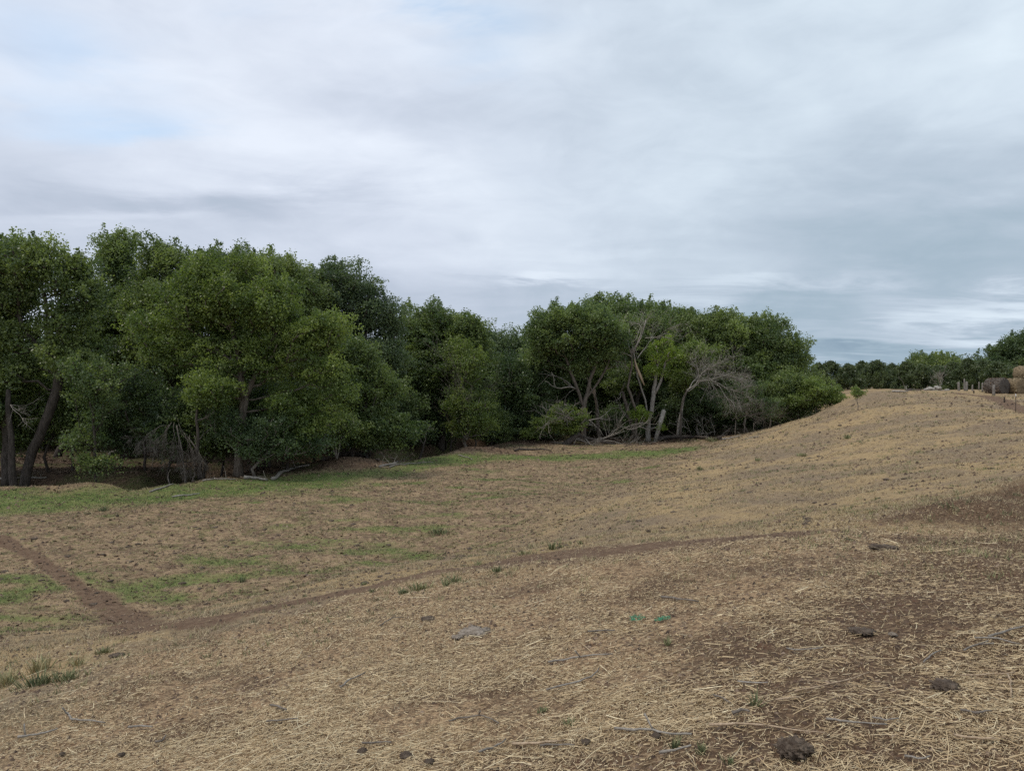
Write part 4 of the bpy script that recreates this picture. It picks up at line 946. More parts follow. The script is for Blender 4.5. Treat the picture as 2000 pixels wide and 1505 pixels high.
# ------------------------------------------------------------------ plateau: posts, bales, rubble
posts = [(1873, 748, 767, 81, 0.17, 'postwood', 'tall thick grey post standing first at the left of the fence line'), (1884, 744, 767, 84, 0.11, 'postwood', 'tallest brownish grey post of the close-set pair'), (1888, 749, 767.5, 82, 0.16, 'postwood', 'stout grey post of the close-set pair'),
         (1899, 753, 766, 86, 0.11, 'postwood', 'pale slim post right of the close-set pair'), (1902, 763, 769, 74, 0.09, 'darkpost', 'short black stub post beneath the pale slim one'), (1912, 752, 766, 92, 0.09, 'postwood', 'thin distant pale post in the middle of the line'),
         (1919, 753, 770, 76, 0.11, 'postwood', 'grey post midway along the fence with a dark foot'), (1924, 749, 766, 88, 0.15, 'postwood', 'tall pale post left of the old dark bale'), (1936, 757, 766, 92, 0.07, 'postwood', 'thin short post just left of the old dark bale'),
         (1941, 753, 773, 68, 0.16, 'postwood', 'thick grey post standing against the old dark bale'), (1962, 766, 777, 57, 0.08, 'darkpost', 'short black post in front of the bales')]
for px, tp, bt, d, r, mt, lb in posts:
    rng = np.random.default_rng(px); x = (px - 1000) / F * d; z0 = gz(x, d); h = (bt - tp) / F * d * 1.15
    h = max(h, 0.35)
    root = empty('fence_post', (x, d, z0 - 0.05), lb, 'fence post', 'old fence posts on the ridge')
    lean = rng.uniform(-0.04, 0.04); mb = MB()
    mb.tube([(lean * h * f, 0, h * f) for f in (0, 0.3, 0.6, 0.9, 1.0)], np.array([1.05, 1, 0.95, 0.92, 0.6]) * r * 0.78, 9, True, 0.06, rng); mb.build('post', M[mt], root)
d = 48; x = (1984 - 1000) / F * d; z0 = gz(x, d)
root = empty('steel_post', (x, d, z0 - 0.05), 'slim dark steel post with a white tip at the right edge', 'fence post')
mb = MB(); mb.tube([(0, 0, 0), (0, 0, 1.02)], 0.025, 4, True); mb.build('post', M['darkpost'], root)
mb = MB(); mb.tube([(0, 0, 1.02), (0, 0, 1.24)], 0.032, 4, True); mb.build('tip', M['white'], root)
def bale(px, pyc, d, r, L, rz, mat, label, seed, zc=None):
    rng = np.random.default_rng(seed); x = (px - 1000) / F * d; zg = gz(x, d); z0 = zg if zc is None else zc
    root = empty('hay_bale', (x, d, z0), label, 'hay bale', 'round hay bales'); root.rotation_euler.z = rz
    ns, nl = 40, 16; V = []
    prof = [(-L / 2 - 0.02, 0.02), (-L / 2, 0.5), (-L / 2 + 0.02, 0.86)] + [(-L / 2 + 0.06 + (L - 0.12) * i / nl, 1.0) for i in range(nl + 1)] + [(L / 2 - 0.02, 0.86), (L / 2, 0.5), (L / 2 + 0.02, 0.02)]
    for (yy, f) in prof:
        a = np.linspace(0, 2 * np.pi, ns, endpoint=False); rr = r * f * (1 + rng.normal(0, 0.018, ns))
        zz_ = np.sin(a) * rr; zz_ = np.where(zz_ < -r * 0.86, -r * 0.86, zz_)
        V.append(np.stack([np.cos(a) * rr * 1.03, np.full(ns, yy) + rng.normal(0, 0.012, ns), zz_ + r * 0.86], 1))
    V = np.concatenate(V); n = len(prof); i0 = np.arange(n - 1)[:, None] * ns; k = np.arange(ns)[None]
    Q = np.stack([i0 + k, i0 + (k + 1) % ns, i0 + ns + (k + 1) % ns, i0 + ns + k], -1).reshape(-1, 4)
    mesh_np('roll', V, Q, M[mat], root, smooth=False)
    f = 420; a = rng.uniform(0, 6.28, f); yy = rng.uniform(-L / 2, L / 2, f); p_ = np.stack([np.cos(a) * r * 1.03, yy, np.sin(a) * r + r * 0.86], 1)
    Vl, Ql = leaves(rng, p_, 0.11, 2.2); mesh_np('loose_hay', Vl, Ql, M['drygrass' if mat == 'hay' else 'litter'], root, tint=rng.random(f))
    return zg
bale(1947, 752, 72, 0.86, 1.6, 0.45, 'oldhay', 'dark weathered round bale at the left of the stack', 601)
zb1 = bale(1984, 752, 72, 0.84, 1.5, 0.25, 'hay', 'tan round bale on the ground at the right edge', 602)
bale(2022, 752, 72.5, 0.9, 1.5, 0.3, 'hay', 'tan round bale half out of the right edge', 603)
bale(2003, 735, 72.6, 0.80, 1.5, 0.28, 'hay', 'tan round bale on top of the two right bales', 604, zc=zb1 + 1.30)
def lump(rng, r, flat=0.6, rough=0.25, sub=3):
    import bmesh
    bm = bmesh.new(); bmesh.ops.create_icosphere(bm, subdivisions=sub, radius=1)
    V = np.array([v.co[:] for v in bm.verts]); T = np.array([[v.index for v in f.verts] for f in bm.faces]); bm.free()
    o_ = rng.uniform(0, 50, 3)
    n = (fbm(V[:, 0] * 1.7 + o_[0] + V[:, 2], V[:, 1] * 1.7 + o_[1] - V[:, 2], 7, 4) - 0.5) * 2
    n2 = (fbm(V[:, 0] * 6 + o_[2] + V[:, 2] * 3, V[:, 1] * 6 + o_[1], 9, 3) - 0.5)
    V = V * (1 + n * rough + n2 * rough * 1.2)[:, None] * np.array([1, 1, flat]) * r
    return V, T
rng = np.random.default_rng(610)
x0 = (1825 - 1000) / F * 88; z0 = gz(x0, 88)
for k_ in range(26):
    px = 1825 + rng.normal() * 12; d = 88 + rng.normal() * 0.5; x = (px - 1000) / F * d
    hh = max(0, 0.55 * (1 - ((px - 1825) / 26) ** 2)) * rng.random()
    V, T = lump(rng, rng.uniform(0.14, 0.36), 0.6, 0.3, 2)
    o = mesh_np('rubble_stone', V, T, M['rock'], smooth=False); o.location = (x, d, gz(x, d) + hh)
    o.scale.x = rng.uniform(0.9, 1.5)
    tag(o, 'pale stone in the low rubble heap in front of the far cedars', 'stone', 'stones of the rubble heap')
for k_, (px, py, d, r, mt, lb) in enumerate([(1718, 763, 86, 0.33, 'white', 'white lump left of the pair of pale scraps on the ridge'), (1727, 764, 86, 0.22, 'rock', 'small pale scrap beside the white lump on the ridge'), (1745, 762, 88, 0.35, 'darkpost', 'black junk heap just right of the white lump'),
                                             (1752, 764, 87, 0.2, 'rock', 'pale scrap in front of the black junk heap'), (1778, 760, 90, 0.5, 'darkpost', 'larger black junk heap midway to the rubble'), (1790, 763, 88, 0.3, 'dung', 'brown lump beside the rubble heap'), (1800, 764, 85, 0.16, 'rock', 'small pale stone left of the rubble heap'), (1793, 770, 78, 0.3, 'dung', 'dark dung pat on the slope below the rubble heap')]):
    V, T = lump(rng, r, 0.6, 0.35, 3); x = (px - 1000) / F * d
    o = mesh_np('scrap_heap' if r > 0.25 else 'stone', V, T, M[mt], smooth=False); o.location = (x, d, gz(x, d) + r * 0.25); o.scale.x = 1.5
    tag(o, lb, 'debris')
log('fallen_log', 'bleached timber lying on the ridge left of the rubble heap', [(1742, 766), (1765, 766), (1775, 766)], 0.11, 'bleached', 612, 2)

# ------------------------------------------------------------------ foreground: clods, dung, twine
def clod(name, label, px, py, wpx, mat, flat=0.45, seed=1, cat='dung', rough=0.3, elong=1.0, group=None, rot=0.0):
    rng = np.random.default_rng(seed); p_ = spot(px, py); r = wpx / 2 / F * p_.y * (0.72 if wpx < 40 else 0.92)
    V, T = lump(rng, r, flat, rough, 5); V[:, 0] *= elong
    n9 = fbm(V[:, 0] / r * 5 + V[:, 2] / r * 9 + 30, V[:, 1] / r * 5 - V[:, 2] / r * 7 + 30, seed + 5, 4) - 0.5
    V = V * (1 + n9 * 0.55)[:, None]
    V[:, 2] = np.maximum(V[:, 2], -r * flat * 0.4)
    n = fbm(V[:, 0] / r * 9 + 20, V[:, 1] / r * 9 + 20, seed, 3) - 0.5
    V = V * (1 + n * 0.5)[:, None]
    o = mesh_np(name, V, T, M[mat], smooth=False); o.location = (p_.x, p_.y, p_.z + r * flat * 0.3 + 0.012); o.rotation_euler.z = rot
    return tag(o, label, cat, group)
clod('dirt_clod', 'big dark crumbly clod near the bottom edge right of centre', 1550, 1478, 68, 'dung', 0.62, 701, 'dirt clod', 0.22)
clod('cow_pat', 'round cracked grey cow pat at lower right among straw', 1848, 1348, 52, 'dung', 0.4, 702, 'dung', 0.22)
clod('cow_pat', 'pale crusted flat dung sheet in the middle of the straw', 930, 1238, 64, 'paledung', 0.12, 703, 'dung', 0.5, 1.0, rot=0.2)
clod('cow_pat', 'darker broken crumb at the left end of the pale dung sheet', 893, 1250, 30, 'paledung', 0.3, 704, 'dung', 0.5)
clod('dirt_clod', 'long dark heap of dirt right of the brow track', 1728, 1073, 46, 'dung', 0.22, 705, 'dirt clod', 0.5, 1.2)
clod('cow_pat', 'flat brown pat with a shadowed edge right of the green twine', 1684, 1240, 44, 'dung', 0.2, 706, 'dung', 0.4)
clod('dirt_clod', 'dark round crumb at the bottom edge left of centre', 707, 1476, 26, 'dung', 0.6, 707, 'dirt clod')
clod('dirt_clod', 'grey slab-like chip at the bottom edge near the dark crumb', 793, 1482, 36, 'dung', 0.35, 708, 'dirt clod')
clod('dirt_clod', 'small dark crumb just right of the grey slab-like chip', 838, 1494, 24, 'dung', 0.5, 709, 'dirt clod')
clod('dirt_clod', 'dark rounded clod under the long grey twig at bottom centre', 1283, 1450, 24, 'dung', 0.5, 710, 'dirt clod')
clod('dirt_clod', 'brown clod left of the long grey twig at bottom centre', 1145, 1457, 24, 'dung', 0.5, 711, 'dirt clod')
clod('dirt_clod', 'pale broken crust beside the flat brown pat', 1745, 1246, 22, 'paledung', 0.4, 712, 'dirt clod')
clod('dirt_clod', 'dark lump on the track beyond the brow', 1267, 1040, 11, 'dung', 0.7, 713, 'dirt clod')
clod('dirt_clod', 'two-tone crumb at lower left below the forked stick', 235, 1480, 18, 'dung', 0.5, 714, 'dirt clod')
clod('dirt_clod', 'dark crumb near the white-ended stick at lower left', 120, 1478, 14, 'dung', 0.6, 715, 'dirt clod')
clod('dirt_clod', 'brown crumbling heap on the left slope above the weeds', 228, 1282, 34, 'dung', 0.2, 716, 'dirt clod')
clod('dirt_clod', 'flat dark heap among the straw left of the pale dung sheet', 835, 1212, 36, 'dung', 0.18, 717, 'dirt clod')
# green twine scraps
rng = np.random.default_rng(720)
for px, wpx, lb in [(1243, 26, 'tangle of green baling twine, the denser left scrap'), (1294, 22, 'small tangle of green baling twine, the right scrap')]:
    p_ = spot(px, 1214); r = wpx / 2 / F * p_.y
    mb = MB()
    for k_ in range(26):
        q = p_ + Vector((rng.normal() * r * 0.5, rng.normal() * r * 0.5, 0)); pts = []; a = rng.uniform(0, 6.28)
        for i in range(9):
            a += rng.normal() * 0.8; q = q + Vector((math.cos(a), math.sin(a) * 0.7, 0)) * r * 0.14
            pts.append((q.x, q.y, gz(q.x, q.y) + 0.02 + 0.012 * rng.random()))
        mb.tube(np.array(pts) - np.array(p_), 0.0022, 3, False)
    o = mb.build('green_twine', M['net']); o.location = p_
    a = o.data.attributes.new('tint', 'FLOAT', 'FACE'); a.data.foreach_set('value', rng.random(len(o.data.polygons)).astype(np.float32))
    tag(o, lb, 'twine')

STICKS = [
 ([(129, 1403), (140, 1412), (165, 1415), (206, 1420)], 3.6, 'greywood', 'bent grey stick with a hooked end at lower left'),
 ([(34, 1449), (70, 1444), (95, 1437), (113, 1431)], 4.2, 'bleached', 'smooth pale stick near the bottom left corner'),
 ([(251, 1430), (275, 1427), (297, 1427)], 4.0, 'greywood', 'short thick stick with a white broken end at lower left'),
 ([(303, 1460), (315, 1456), (324, 1447)], 4.0, 'twig', 'short dark curved stick right of the white-ended one'),
 ([(664, 1349), (680, 1338), (695, 1330), (712, 1322)], 3.2, 'greywood', 'greenish grey stick slanting up in the left middle of the straw'),
 ([(520, 1419), (550, 1415), (580, 1411)], 3.0, 'twig', 'thin grey twig lying level at lower left of centre'),
 ([(933, 1483), (960, 1472), (990, 1456)], 4.4, 'greywood', 'thick grey stick slanting up at the bottom centre'),
 ([(876, 1418), (905, 1410), (935, 1408), (960, 1414), (972, 1424)], 3.0, 'twig', 'arched dark twig above the thick slanting stick'),
 ([(742, 1228), (755, 1219), (768, 1212), (789, 1211)], 2.2, 'twig', 'thin angled twig on the left shoulder of the slope'),
 ([(705, 1463), (735, 1462), (765, 1459)], 3.5, 'twig', 'dark rotten twig beside the round crumb at bottom'),
 ([(528, 1384), (545, 1390), (560, 1394)], 3.5, 'twig', 'short dark twig slanting down at lower left of centre'),
 ([(1292, 1172), (1325, 1178), (1364, 1183)], 3.8, 'twig', 'straight dark stick lying alone above the green twine'),
 ([(1072, 1304), (1110, 1298), (1144, 1292), (1195, 1285)], 3.4, 'greywood', 'long grey stick tapering right in the middle straw'),
 ([(1067, 1356), (1134, 1341), (1155, 1332), (1171, 1315)], 3.2, 'greywood', 'curved pale stalk with a dark upturned end in the middle'),
 ([(1148, 1241), (1175, 1240), (1200, 1238)], 3.2, 'twig', 'short dark stick just left below the green twine'),
 ([(1201, 1438), (1240, 1440), (1275, 1441), (1315, 1446), (1349, 1449)], 4.6, 'greywood', 'long grey twig at bottom centre lying over a clod'),
 ([(1290, 1485), (1320, 1478), (1352, 1469)], 5.2, 'greywood', 'stubby grey stick with a cut pale end at the bottom'),
 ([(1385, 1427), (1440, 1431), (1497, 1435)], 5.0, 'splitwood', 'thick tan stalk lying level right of bottom centre'),
 ([(1000, 1468), (1050, 1464), (1100, 1461)], 4.6, 'splitwood', 'peeled reddish tan stick at the bottom centre'),
 ([(1055, 1466), (1090, 1468), (1122, 1468)], 3.6, 'twig', 'grey twig touching the peeled tan stick'),
 ([(1430, 1407), (1448, 1404), (1466, 1401)], 6.0, 'twig', 'stubby black stick above the thick tan stalk'),
 ([(1394, 1367), (1410, 1375), (1426, 1384)], 2.8, 'twig', 'short grey twig slanting down right of centre'),
 ([(1440, 1345), (1470, 1346), (1500, 1346)], 2.8, 'bleached', 'level pale stalk above the stubby black stick'),
 ([(1614, 1423), (1640, 1424), (1668, 1426), (1735, 1431)], 4.0, 'greywood', 'long blue grey stick lying level above the big clod'),
 ([(1554, 1362), (1600, 1351), (1650, 1342), (1698, 1322)], 3.0, 'splitwood', 'long thin tan stalk curving up at lower right'),
 ([(1517, 1382), (1540, 1377), (1560, 1371)], 3.4, 'splitwood', 'short tan stalk below the start of the long curving one'),
 ([(1537, 1277), (1575, 1277), (1611, 1278)], 2.6, 'greywood', 'thin blue grey stem lying level right of the middle'),
 ([(1882, 1278), (1910, 1270), (1933, 1263)], 3.0, 'greywood', 'grey forked twig lying left in the twig cluster by the right edge'),
 ([(1933, 1252), (1965, 1246), (2005, 1236)], 4.2, 'greywood', 'thick grey twig topmost in the cluster by the right edge'),
 ([(1905, 1258), (1950, 1262), (1990, 1268)], 3.2, 'greywood', 'blue grey twig crossing the cluster by the right edge'),
 ([(1864, 1455), (1905, 1457), (1950, 1458)], 4.2, 'splitwood', 'straight golden straw stalk near the bottom right corner'),
 ([(1879, 1404), (1905, 1403), (1938, 1404)], 4.0, 'twig', 'dark level twig above the golden stalk at lower right'),
 ([(1708, 1418), (1730, 1418), (1758, 1417)], 3.2, 'greywood', 'short paired grey twig beside the long blue grey stick'),
 ([(1802, 1302), (1820, 1292), (1839, 1282)], 3.0, 'greywood', 'short grey twig slanting up left of the edge cluster'),
 ([(1770, 1500), (1795, 1499), (1820, 1500)], 4.0, 'greywood', 'grey twig on the bottom edge right of the big clod'),
 ([(1878, 1330), (1930, 1329), (1985, 1327)], 2.6, 'splitwood', 'long level golden stalk right of the round cow pat'),
 ([(1972, 1326), (1976, 1350), (1978, 1372)], 3.0, 'splitwood', 'upright-looking tan stalk crossing the level golden one'),
 ([(1500, 1431), (1560, 1443), (1610, 1450)], 3.0, 'splitwood', 'pair-like tan stalk slanting down toward the big clod'),
]
for i, (pp, wpx, mt, lb) in enumerate(STICKS):
    rng = np.random.default_rng(800 + i)
    q = ground_path(pp, 0, 4, rng, 0.004); r = wpx / 2 / F * q[0][1] * 1.2
    q[:, 2] = np.maximum(q[:, 2], np.linspace(q[0, 2], q[-1, 2], len(q)) - 0.01) + r * 0.9 + 0.022
    o0 = q[0].copy(); mb = MB(); mb.tube(q - o0, np.linspace(r, r * 0.6, len(q)) * rng.uniform(0.85, 1.15, len(q)), 7, True, 0.08, rng)
    if i in (0, 1, 7, 12, 15, 27):
        j = 1 if i < 2 else len(q) // 2; v = rng.normal(size=3); v[2] = abs(v[2]) + 0.4
        bare(mb, rng, q[j] - o0, v, 0.09, r * 0.7, 0)
    o = mb.build('stalk' if mt == 'splitwood' else 'stick', M[mt]); o.location = o0
    tag(o, lb, 'stalk' if mt == 'splitwood' else 'stick')

# ------------------------------------------------------------------ weeds
def blades(rng, n, spread, h, wdt, lean=0.35):
    b0 = np.stack([rng.normal(size=n) * spread, rng.normal(size=n) * spread, np.zeros(n)], 1)
    a = rng.uniform(0, 6.28, n); hh = h * rng.uniform(0.45, 1.1, n)
    dirv = np.stack([np.cos(a) * lean * rng.random(n), np.sin(a) * lean * rng.random(n), np.ones(n)], 1); dirv += b0 / (spread + 1e-6) * np.array([0.22, 0.22, 0]) * (spread > 0)
    sd_ = np.stack([-np.sin(a), np.cos(a), np.zeros(n)], 1) * wdt
    m_ = b0 + dirv * hh[:, None] * 0.55; tp = b0 + dirv * hh[:, None] + np.stack([np.cos(a), np.sin(a), -0.3 * np.ones(n)], 1) * hh[:, None] * 0.15
    V = np.stack([b0 - sd_, b0 + sd_, m_ + sd_ * 0.8, tp, m_ - sd_ * 0.8], 1).reshape(-1, 3)
    k_ = np.arange(n)[:, None] * 5
    return V, (k_ + np.array([0, 1, 2, 4])), (k_ + np.array([4, 2, 3]))
WEEDS = [(77, 1338, 46, 26, 0.1, 'dark green bushy weed at the left below the path'), (130, 1328, 34, 18, 0.35, 'lighter green weed right beside the dark bushy one at left'), (10, 1338, 30, 28, 0.75, 'tall dry weed at the left frame edge'), (150, 1300, 14, 18, 0.8, 'dry wispy weed above the lighter green one at left'),
         (205, 1276, 26, 12, 0.45, 'small green weed on the left slope below the path fork'), (78, 1308, 30, 26, 0.95, 'tall straw-coloured grass behind the dark bushy weed'), (788, 1160, 18, 12, 0.1, 'dark little weed on the brow edge, leftmost of its row'),
         (822, 1152, 36, 16, 0.55, 'wide dull green weed on the brow edge beside the dark little one'), (872, 1144, 14, 14, 0.3, 'small green weed third in the brow row'), (887, 1138, 22, 14, 0.35, 'leafy green weed in the middle of the brow row'),
         (971, 1117, 14, 13, 0.15, 'single dark green weed standing alone past the brow row'), (935, 1104, 16, 8, 0.5, 'flat pale green weed behind the lone dark one'), (1079, 1074, 13, 18, 0.1, 'upright dark weed on the far edge of the brow track'),
         (1027, 1083, 24, 9, 0.5, 'low green weed left of the upright dark one on the track'), (1134, 1063, 8, 10, 0.3, 'tiny green weed right of the upright dark one'), (1095, 1070, 6, 8, 0.4, 'tiniest green weed touching the upright dark one'),
         (472, 1138, 10, 12, 0.0, 'small dark weed alone in the green flat'), (730, 1117, 10, 8, 0.1, 'small green weed at the edge of the green patch'), (710, 1143, 10, 8, 0.5, 'pale tuft on the dry slope above the brow'), (860, 1042, 40, 9, 0.2, 'long low green weed patch in the flat'), (200, 998, 16, 9, 0.1, 'dark grass clump on the green strip at left'),
         (1318, 1470, 12, 28, 0.1, 'little green sprout by the stubby stick at the bottom'), (1371, 1472, 12, 24, 0.2, 'second green sprout right of the stubby stick'), (1475, 1385, 10, 26, 0.25, 'thin green sprout right of the stubby black stick'), (1425, 1495, 14, 16, 0.15, 'dark green sprout on the bottom edge'),
         (1062, 1392, 18, 12, 0.3, 'bluish little herb left of centre near the bottom'), (1115, 1420, 20, 14, 0.4, 'bluish herb above the brown clod'), (1302, 1260, 10, 18, 0.35, 'small green stem in the middle straw'),
         (1392, 862, 22, 9, 0.5, 'low weeds at the slope foot by the dark log'), (1655, 857, 10, 10, 0.3, 'small green weed high on the hill slope'), (1366, 918, 12, 9, 0.3, 'small green weed low on the hill slope'), (1480, 900, 10, 7, 0.4, 'tiny weed on the middle of the hill slope'), (1568, 891, 18, 6, 0.5, 'low brown green weed on the hill slope')]
for i, (px, py, wpx, hpx, dry_, lb) in enumerate(WEEDS):
    rng = np.random.default_rng(900 + i); p_ = spot(px, py); s = p_.y / F
    V, Q, T = blades(rng, int(np.clip(wpx * 3, 22, 120)), wpx * s * 0.26, hpx * s * 1.15, 0.0018 + 0.0005 * p_.y, 0.55)
    n = len(Q); tt = np.clip(rng.normal(dry_, 0.18, n), 0, 1)
    o = mesh_np('weed_clump', V, [Q, T], M['weed'], tint=np.concatenate([tt, tt])); o.location = p_ - Vector((0, 0, 0.01))
    tag(o, lb, 'weed')

# ------------------------------------------------------------------ scattered dung in the flat and on the hill
rng = np.random.default_rng(1000); protos = []
for k_ in range(5):
    V, T = lump(rng, 0.11, 0.42, 0.9, 2); V[:, 2] = np.maximum(V[:, 2], -0.01)
    protos.append(bpy.data.meshes.new('dung_pat'))
    o_ = mesh_np('dung_pat', V, T, M['dung'], smooth=False); protos[k_] = o_.data; bpy.data.objects.remove(o_)
cnt = 0
while cnt < 230:
    if cnt % 3 != 2: px, py = rng.uniform(-20, 1150), 905 + 280 * rng.random() ** 0.9
    else: px, py = rng.uniform(1100, 2020), rng.uniform(800, 1040)
    p_ = spot(px, py)
    if p_.z < -5.2 and px > 1250: continue
    if p_.y < 12: continue
    if py < 960 - 0.12 * px + 60 and px < 300: continue
    o = bpy.data.objects.new('dung_pat', protos[cnt % 5]); COL.objects.link(o); o.location = p_; o.rotation_euler.z = rng.uniform(0, 6.28)
    s = rng.uniform(0.25, 0.95) * (0.7 + p_.y / 60); o.scale = (s * rng.uniform(0.7, 1.3), s, s * 1.1)
    tag(o, 'dark dried dung pat lying on the grazed pasture', 'dung', 'dung pats scattered over the pasture'); cnt += 1

# ------------------------------------------------------------------ straw litter and grass cover
def ribbons(rng, x, y, L, wd_, lift, tilt=0.10, bend=0.05):
    n = len(x); a = rng.uniform(0, np.pi * 2, n)
    dx, dy = np.cos(a), np.sin(a)
    x0, y0 = x - dx * L / 2, y - dy * L / 2; x1, y1 = x + dx * L / 2, y + dy * L / 2
    bm_ = rng.normal(size=n) * bend * L
    xm, ym = x - dy * bm_, y + dx * bm_
    z0 = ground_z(x0, y0) + lift; z1 = ground_z(x1, y1) + lift + np.abs(rng.normal(size=n)) * tilt * L; zm = np.maximum(ground_z(xm, ym) + lift, (z0 + z1) / 2)
    sx_, sy_ = -dy * wd_ / 2, dx * wd_ / 2
    tw = rng.normal(size=n) * 0.7 * wd_ / 2
    V = np.stack([np.stack([x0 - sx_, y0 - sy_, z0 - tw], 1), np.stack([x0 + sx_, y0 + sy_, z0 + tw], 1), np.stack([xm + sx_, ym + sy_, zm + tw], 1), np.stack([xm - sx_, ym - sy_, zm - tw], 1),
                  np.stack([x1 + sx_ * 0.6, y1 + sy_ * 0.6, z1 + tw], 1), np.stack([x1 - sx_ * 0.6, y1 - sy_ * 0.6, z1 - tw], 1)], 1).reshape(-1, 3)
    k_ = np.arange(n)[:, None] * 6
    return V, np.concatenate([k_ + np.array([0, 1, 2, 3]), k_ + np.array([3, 2, 4, 5])])
rng = np.random.default_rng(1100)
def scatter(n, r0, r1, az0=-46, az1=46, pw=1.0):
    r = r0 * (r1 / r0) ** (rng.random(n) ** pw); a = np.radians(rng.uniform(az0, az1, n))
    return r * np.sin(a), r * np.cos(a)
x, y = scatter(900000, 2.0, 17, -44, 44, 0.92)
x2, y2 = scatter(150000, 2.0, 14, 44, 78, 0.92); x3, y3 = scatter(60000, 2.0, 12, -66, -44, 0.92)
x, y = np.concatenate([x, x2, x3]), np.concatenate([y, y2, y3])
z5 = zones(x, y); keep = rng.random(len(x)) < np.clip(z5[3] * (1 - z5[2] * 0.48) * np.clip(fbm(x / 0.7, y / 0.7, 61, 4) * 4.0 - 1.15, 0.22, 1), 0, 1)
x, y = x[keep], y[keep]; rr = np.hypot(x, y)
L = np.clip(rng.lognormal(-3.5, 0.60, len(x)), 0.010, 0.26) * np.clip(1.2 - rr / 14, 0.62, 1)
L = np.where(rng.random(len(x)) < 0.0016, rng.uniform(0.12, 0.36, len(x)), L)
wd_ = rng.uniform(0.0010, 0.0026, len(x)) * (0.85 + rr / 12) * (1 + 0.2 * (L > 0.11))
V, Q = ribbons(rng, x, y, L, wd_, rng.uniform(0.001, 0.016, len(x)))
tt = np.clip(rng.normal(0.5, 0.24, len(x)) + (L > 0.12) * 0.2 - zones(x, y)[2] * 0.1, 0, 1)
o = mesh_np('straw_litter', V, Q, M['straw'], tint=np.concatenate([tt, tt]))
tag(o, 'pale broken straw strewn over the near slope', 'straw', kind='stuff'); print('straw', len(x))
# dry short grass
x, y = scatter(330000, 5, 85, -40, 40, 0.75)
g5 = zones(x, y); keep = rng.random(len(x)) < np.clip((1 - g5[3] * 0.75) * (1 - g5[1] * 0.93) * (1 - g5[4]) * (1 - g5[0] * 0.6) * np.clip(fbm(x / 1.2, y / 1.2, 71, 3) * 2.4 - 0.6, 0.05, 1), 0, 1)
x, y = x[keep], y[keep]; rr = np.hypot(x, y); n = len(x)
def upblades(x, y, h, wd_, lean):
    n = len(x); a = rng.uniform(0, 6.28, n); z = ground_z(x, y)
    lx, ly = rng.normal(size=n) * lean * h, rng.normal(size=n) * lean * h
    return np.stack([np.stack([x - np.cos(a) * wd_, y - np.sin(a) * wd_, z - 0.01], 1), np.stack([x + np.cos(a) * wd_, y + np.sin(a) * wd_, z - 0.01], 1), np.stack([x + lx, y + ly, z + h], 1)], 1).reshape(-1, 3), np.arange(3 * n).reshape(-1, 3)
V, T = upblades(x, y, rng.uniform(0.02, 0.06, n) * (0.7 + rr / 45), 0.003 + rr * 0.00028, 0.9)
o = mesh_np('dry_grass', V, T, M['drygrass'], tint=np.clip(rng.normal(0.45, 0.22, n) * 1.0, 0, 1))
tag(o, 'short dry tan grass covering hillside and flat', 'grass', kind='stuff')
x, y = scatter(420000, 14, 78, -40, 20, 0.8)
g5 = zones(x, y); keep = rng.random(len(x)) < g5[0] * np.clip(fbm(x / 0.8, y / 0.8, 73, 3) * 2.6 - 0.7, 0.05, 1)
x, y = x[keep], y[keep]; rr = np.hypot(x, y); n = len(x)
V, T = upblades(x, y, rng.uniform(0.02, 0.05, n) * (0.7 + rr / 50), 0.003 + rr * 0.00028, 0.8)
o = mesh_np('green_grass', V, T, M['grass'], tint=np.clip(rng.normal(0.45, 0.22, n), 0, 1))
tag(o, 'short green grass in the strip and patches of the valley floor', 'grass', kind='stuff'); print('green', n)
n = 2600
x, y = scatter(n * 2, 7, 95, -40, 40, 0.6)
g5 = zones(x, y); keep = (rng.random(len(x)) < (1 - g5[4]) * (1 - g5[1]) * np.clip(fbm(x / 4, y / 4, 77, 3) * 3 - 0.9, 0, 1)); x, y = x[keep], y[keep]
kb = 14; xr = np.repeat(x, kb); yr = np.repeat(y, kb); rr = np.hypot(xr, yr); sp = np.repeat(rng.uniform(0.02, 0.10, len(x)), kb)
xr = xr + rng.normal(size=len(xr)) * sp; yr = yr + rng.normal(size=len(xr)) * sp
V, T = upblades(xr, yr, rng.uniform(0.03, 0.09, len(xr)) * (0.8 + rr / 80), 0.003 + rr * 0.00025, 0.5)
o = mesh_np('grass_tufts', V, T, M['weed'], tint=np.clip(np.repeat(rng.uniform(0.0, 1.1, len(x)), kb) + rng.normal(0, 0.12, len(xr)), 0, 1))
tag(o, 'small scattered dull tufts over the grazed slope', 'grass', kind='stuff')
x, y = scatter(40000, 2.2, 80, -42, 42, 0.85); z5 = zones(x, y)
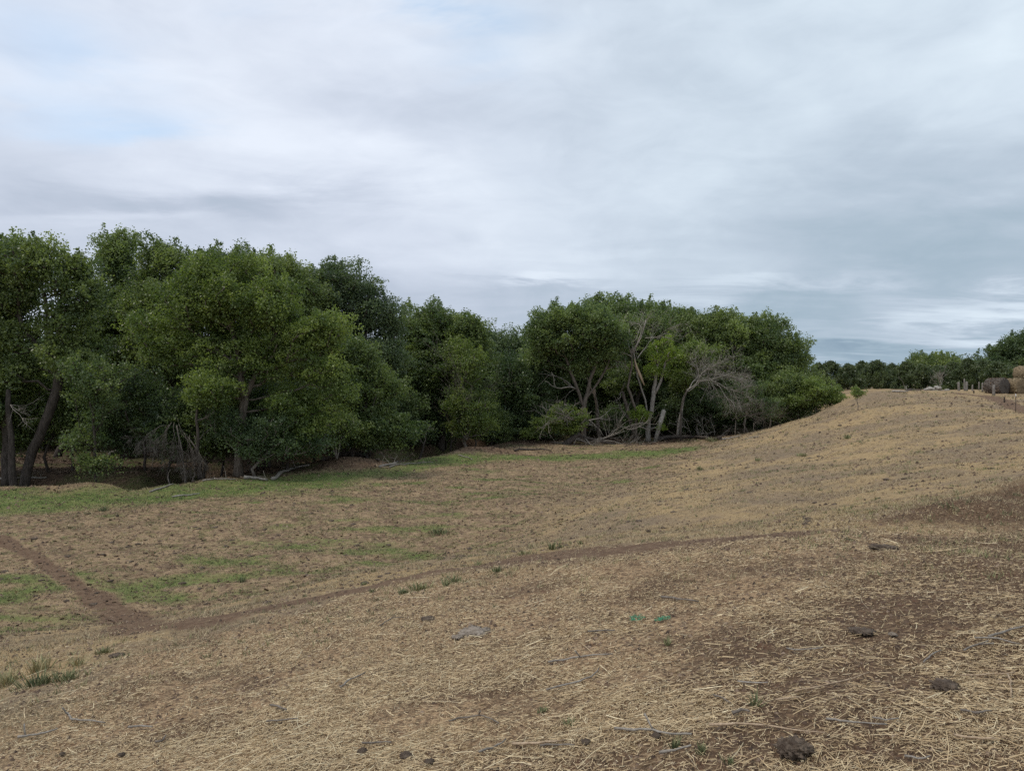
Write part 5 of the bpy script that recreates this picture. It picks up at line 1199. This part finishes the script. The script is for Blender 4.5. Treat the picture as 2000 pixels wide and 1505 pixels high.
keep = rng.random(len(x)) < np.clip(fbm(x / 1.5, y / 1.5, 79, 3) * 3 - 0.9, 0.05, 1) * (1 - z5[4]); x, y = x[keep], y[keep]; n = len(x); rr = np.hypot(x, y)
sz_ = rng.lognormal(-4.6, 0.55, n) * (0.8 + rr / 14)
base8 = np.array([[1, 0, 0], [0.2, 0.9, 0], [-0.9, 0.5, 0], [-0.7, -0.6, 0], [0.3, -1, 0], [0.15, 0.1, 0.8], [-0.3, 0.2, 0.7]])
sz_ = np.minimum(sz_, 0.007 + rr * 0.0022)
Vb = base8[None] * (1 + rng.normal(size=(n, 7, 3)) * 0.25) * sz_[:, None, None]
Vb[:, :, 0] += x[:, None]; Vb[:, :, 1] += y[:, None]; Vb[:, :, 2] += ground_z(x, y)[:, None] - 0.1 * sz_[:, None]
tri = np.array([[0, 1, 5], [1, 6, 5], [1, 2, 6], [2, 3, 6], [3, 4, 6], [4, 5, 6], [4, 0, 5]])
T = (np.arange(n)[:, None, None] * 7 + tri[None]).reshape(-1, 3)
o = mesh_np('soil_crumbs', Vb.reshape(-1, 3), T, M['litter'], tint=np.repeat(np.clip(rng.normal(0.38, 0.25, n), 0, 1), 7))
tag(o, 'dark crumbs of soil and dung scattered over the ground', 'soil crumbs', kind='stuff')
# leaf and twig litter under the grove and crumbs over the flat
x, y = scatter(150000, 15, 95, -40, 28, 0.7)
g5 = zones(x, y); keep = rng.random(len(x)) < np.clip(0.10 + g5[4] * 0.9 + g5[1] * (y > 45) * 0.5, 0, 1) * (ground_z(x, y, False) < -5.0)
x, y = x[keep], y[keep]; rr = np.hypot(x, y); n = len(x)
V, Q = ribbons(rng, x, y, rng.uniform(0.04, 0.14, n) * (0.6 + rr / 60), rng.uniform(0.02, 0.05, n) * (0.5 + rr / 70), 0.012, 0.2)
tt = np.clip(rng.normal(0.42, 0.25, n), 0, 1)
o = mesh_np('leaf_litter', V, Q, M['litter'], tint=np.concatenate([tt, tt]))
tag(o, 'brown dead leaves and twigs on the grove floor', 'leaf litter', kind='stuff')
print('leaf faces', NLEAF[0])
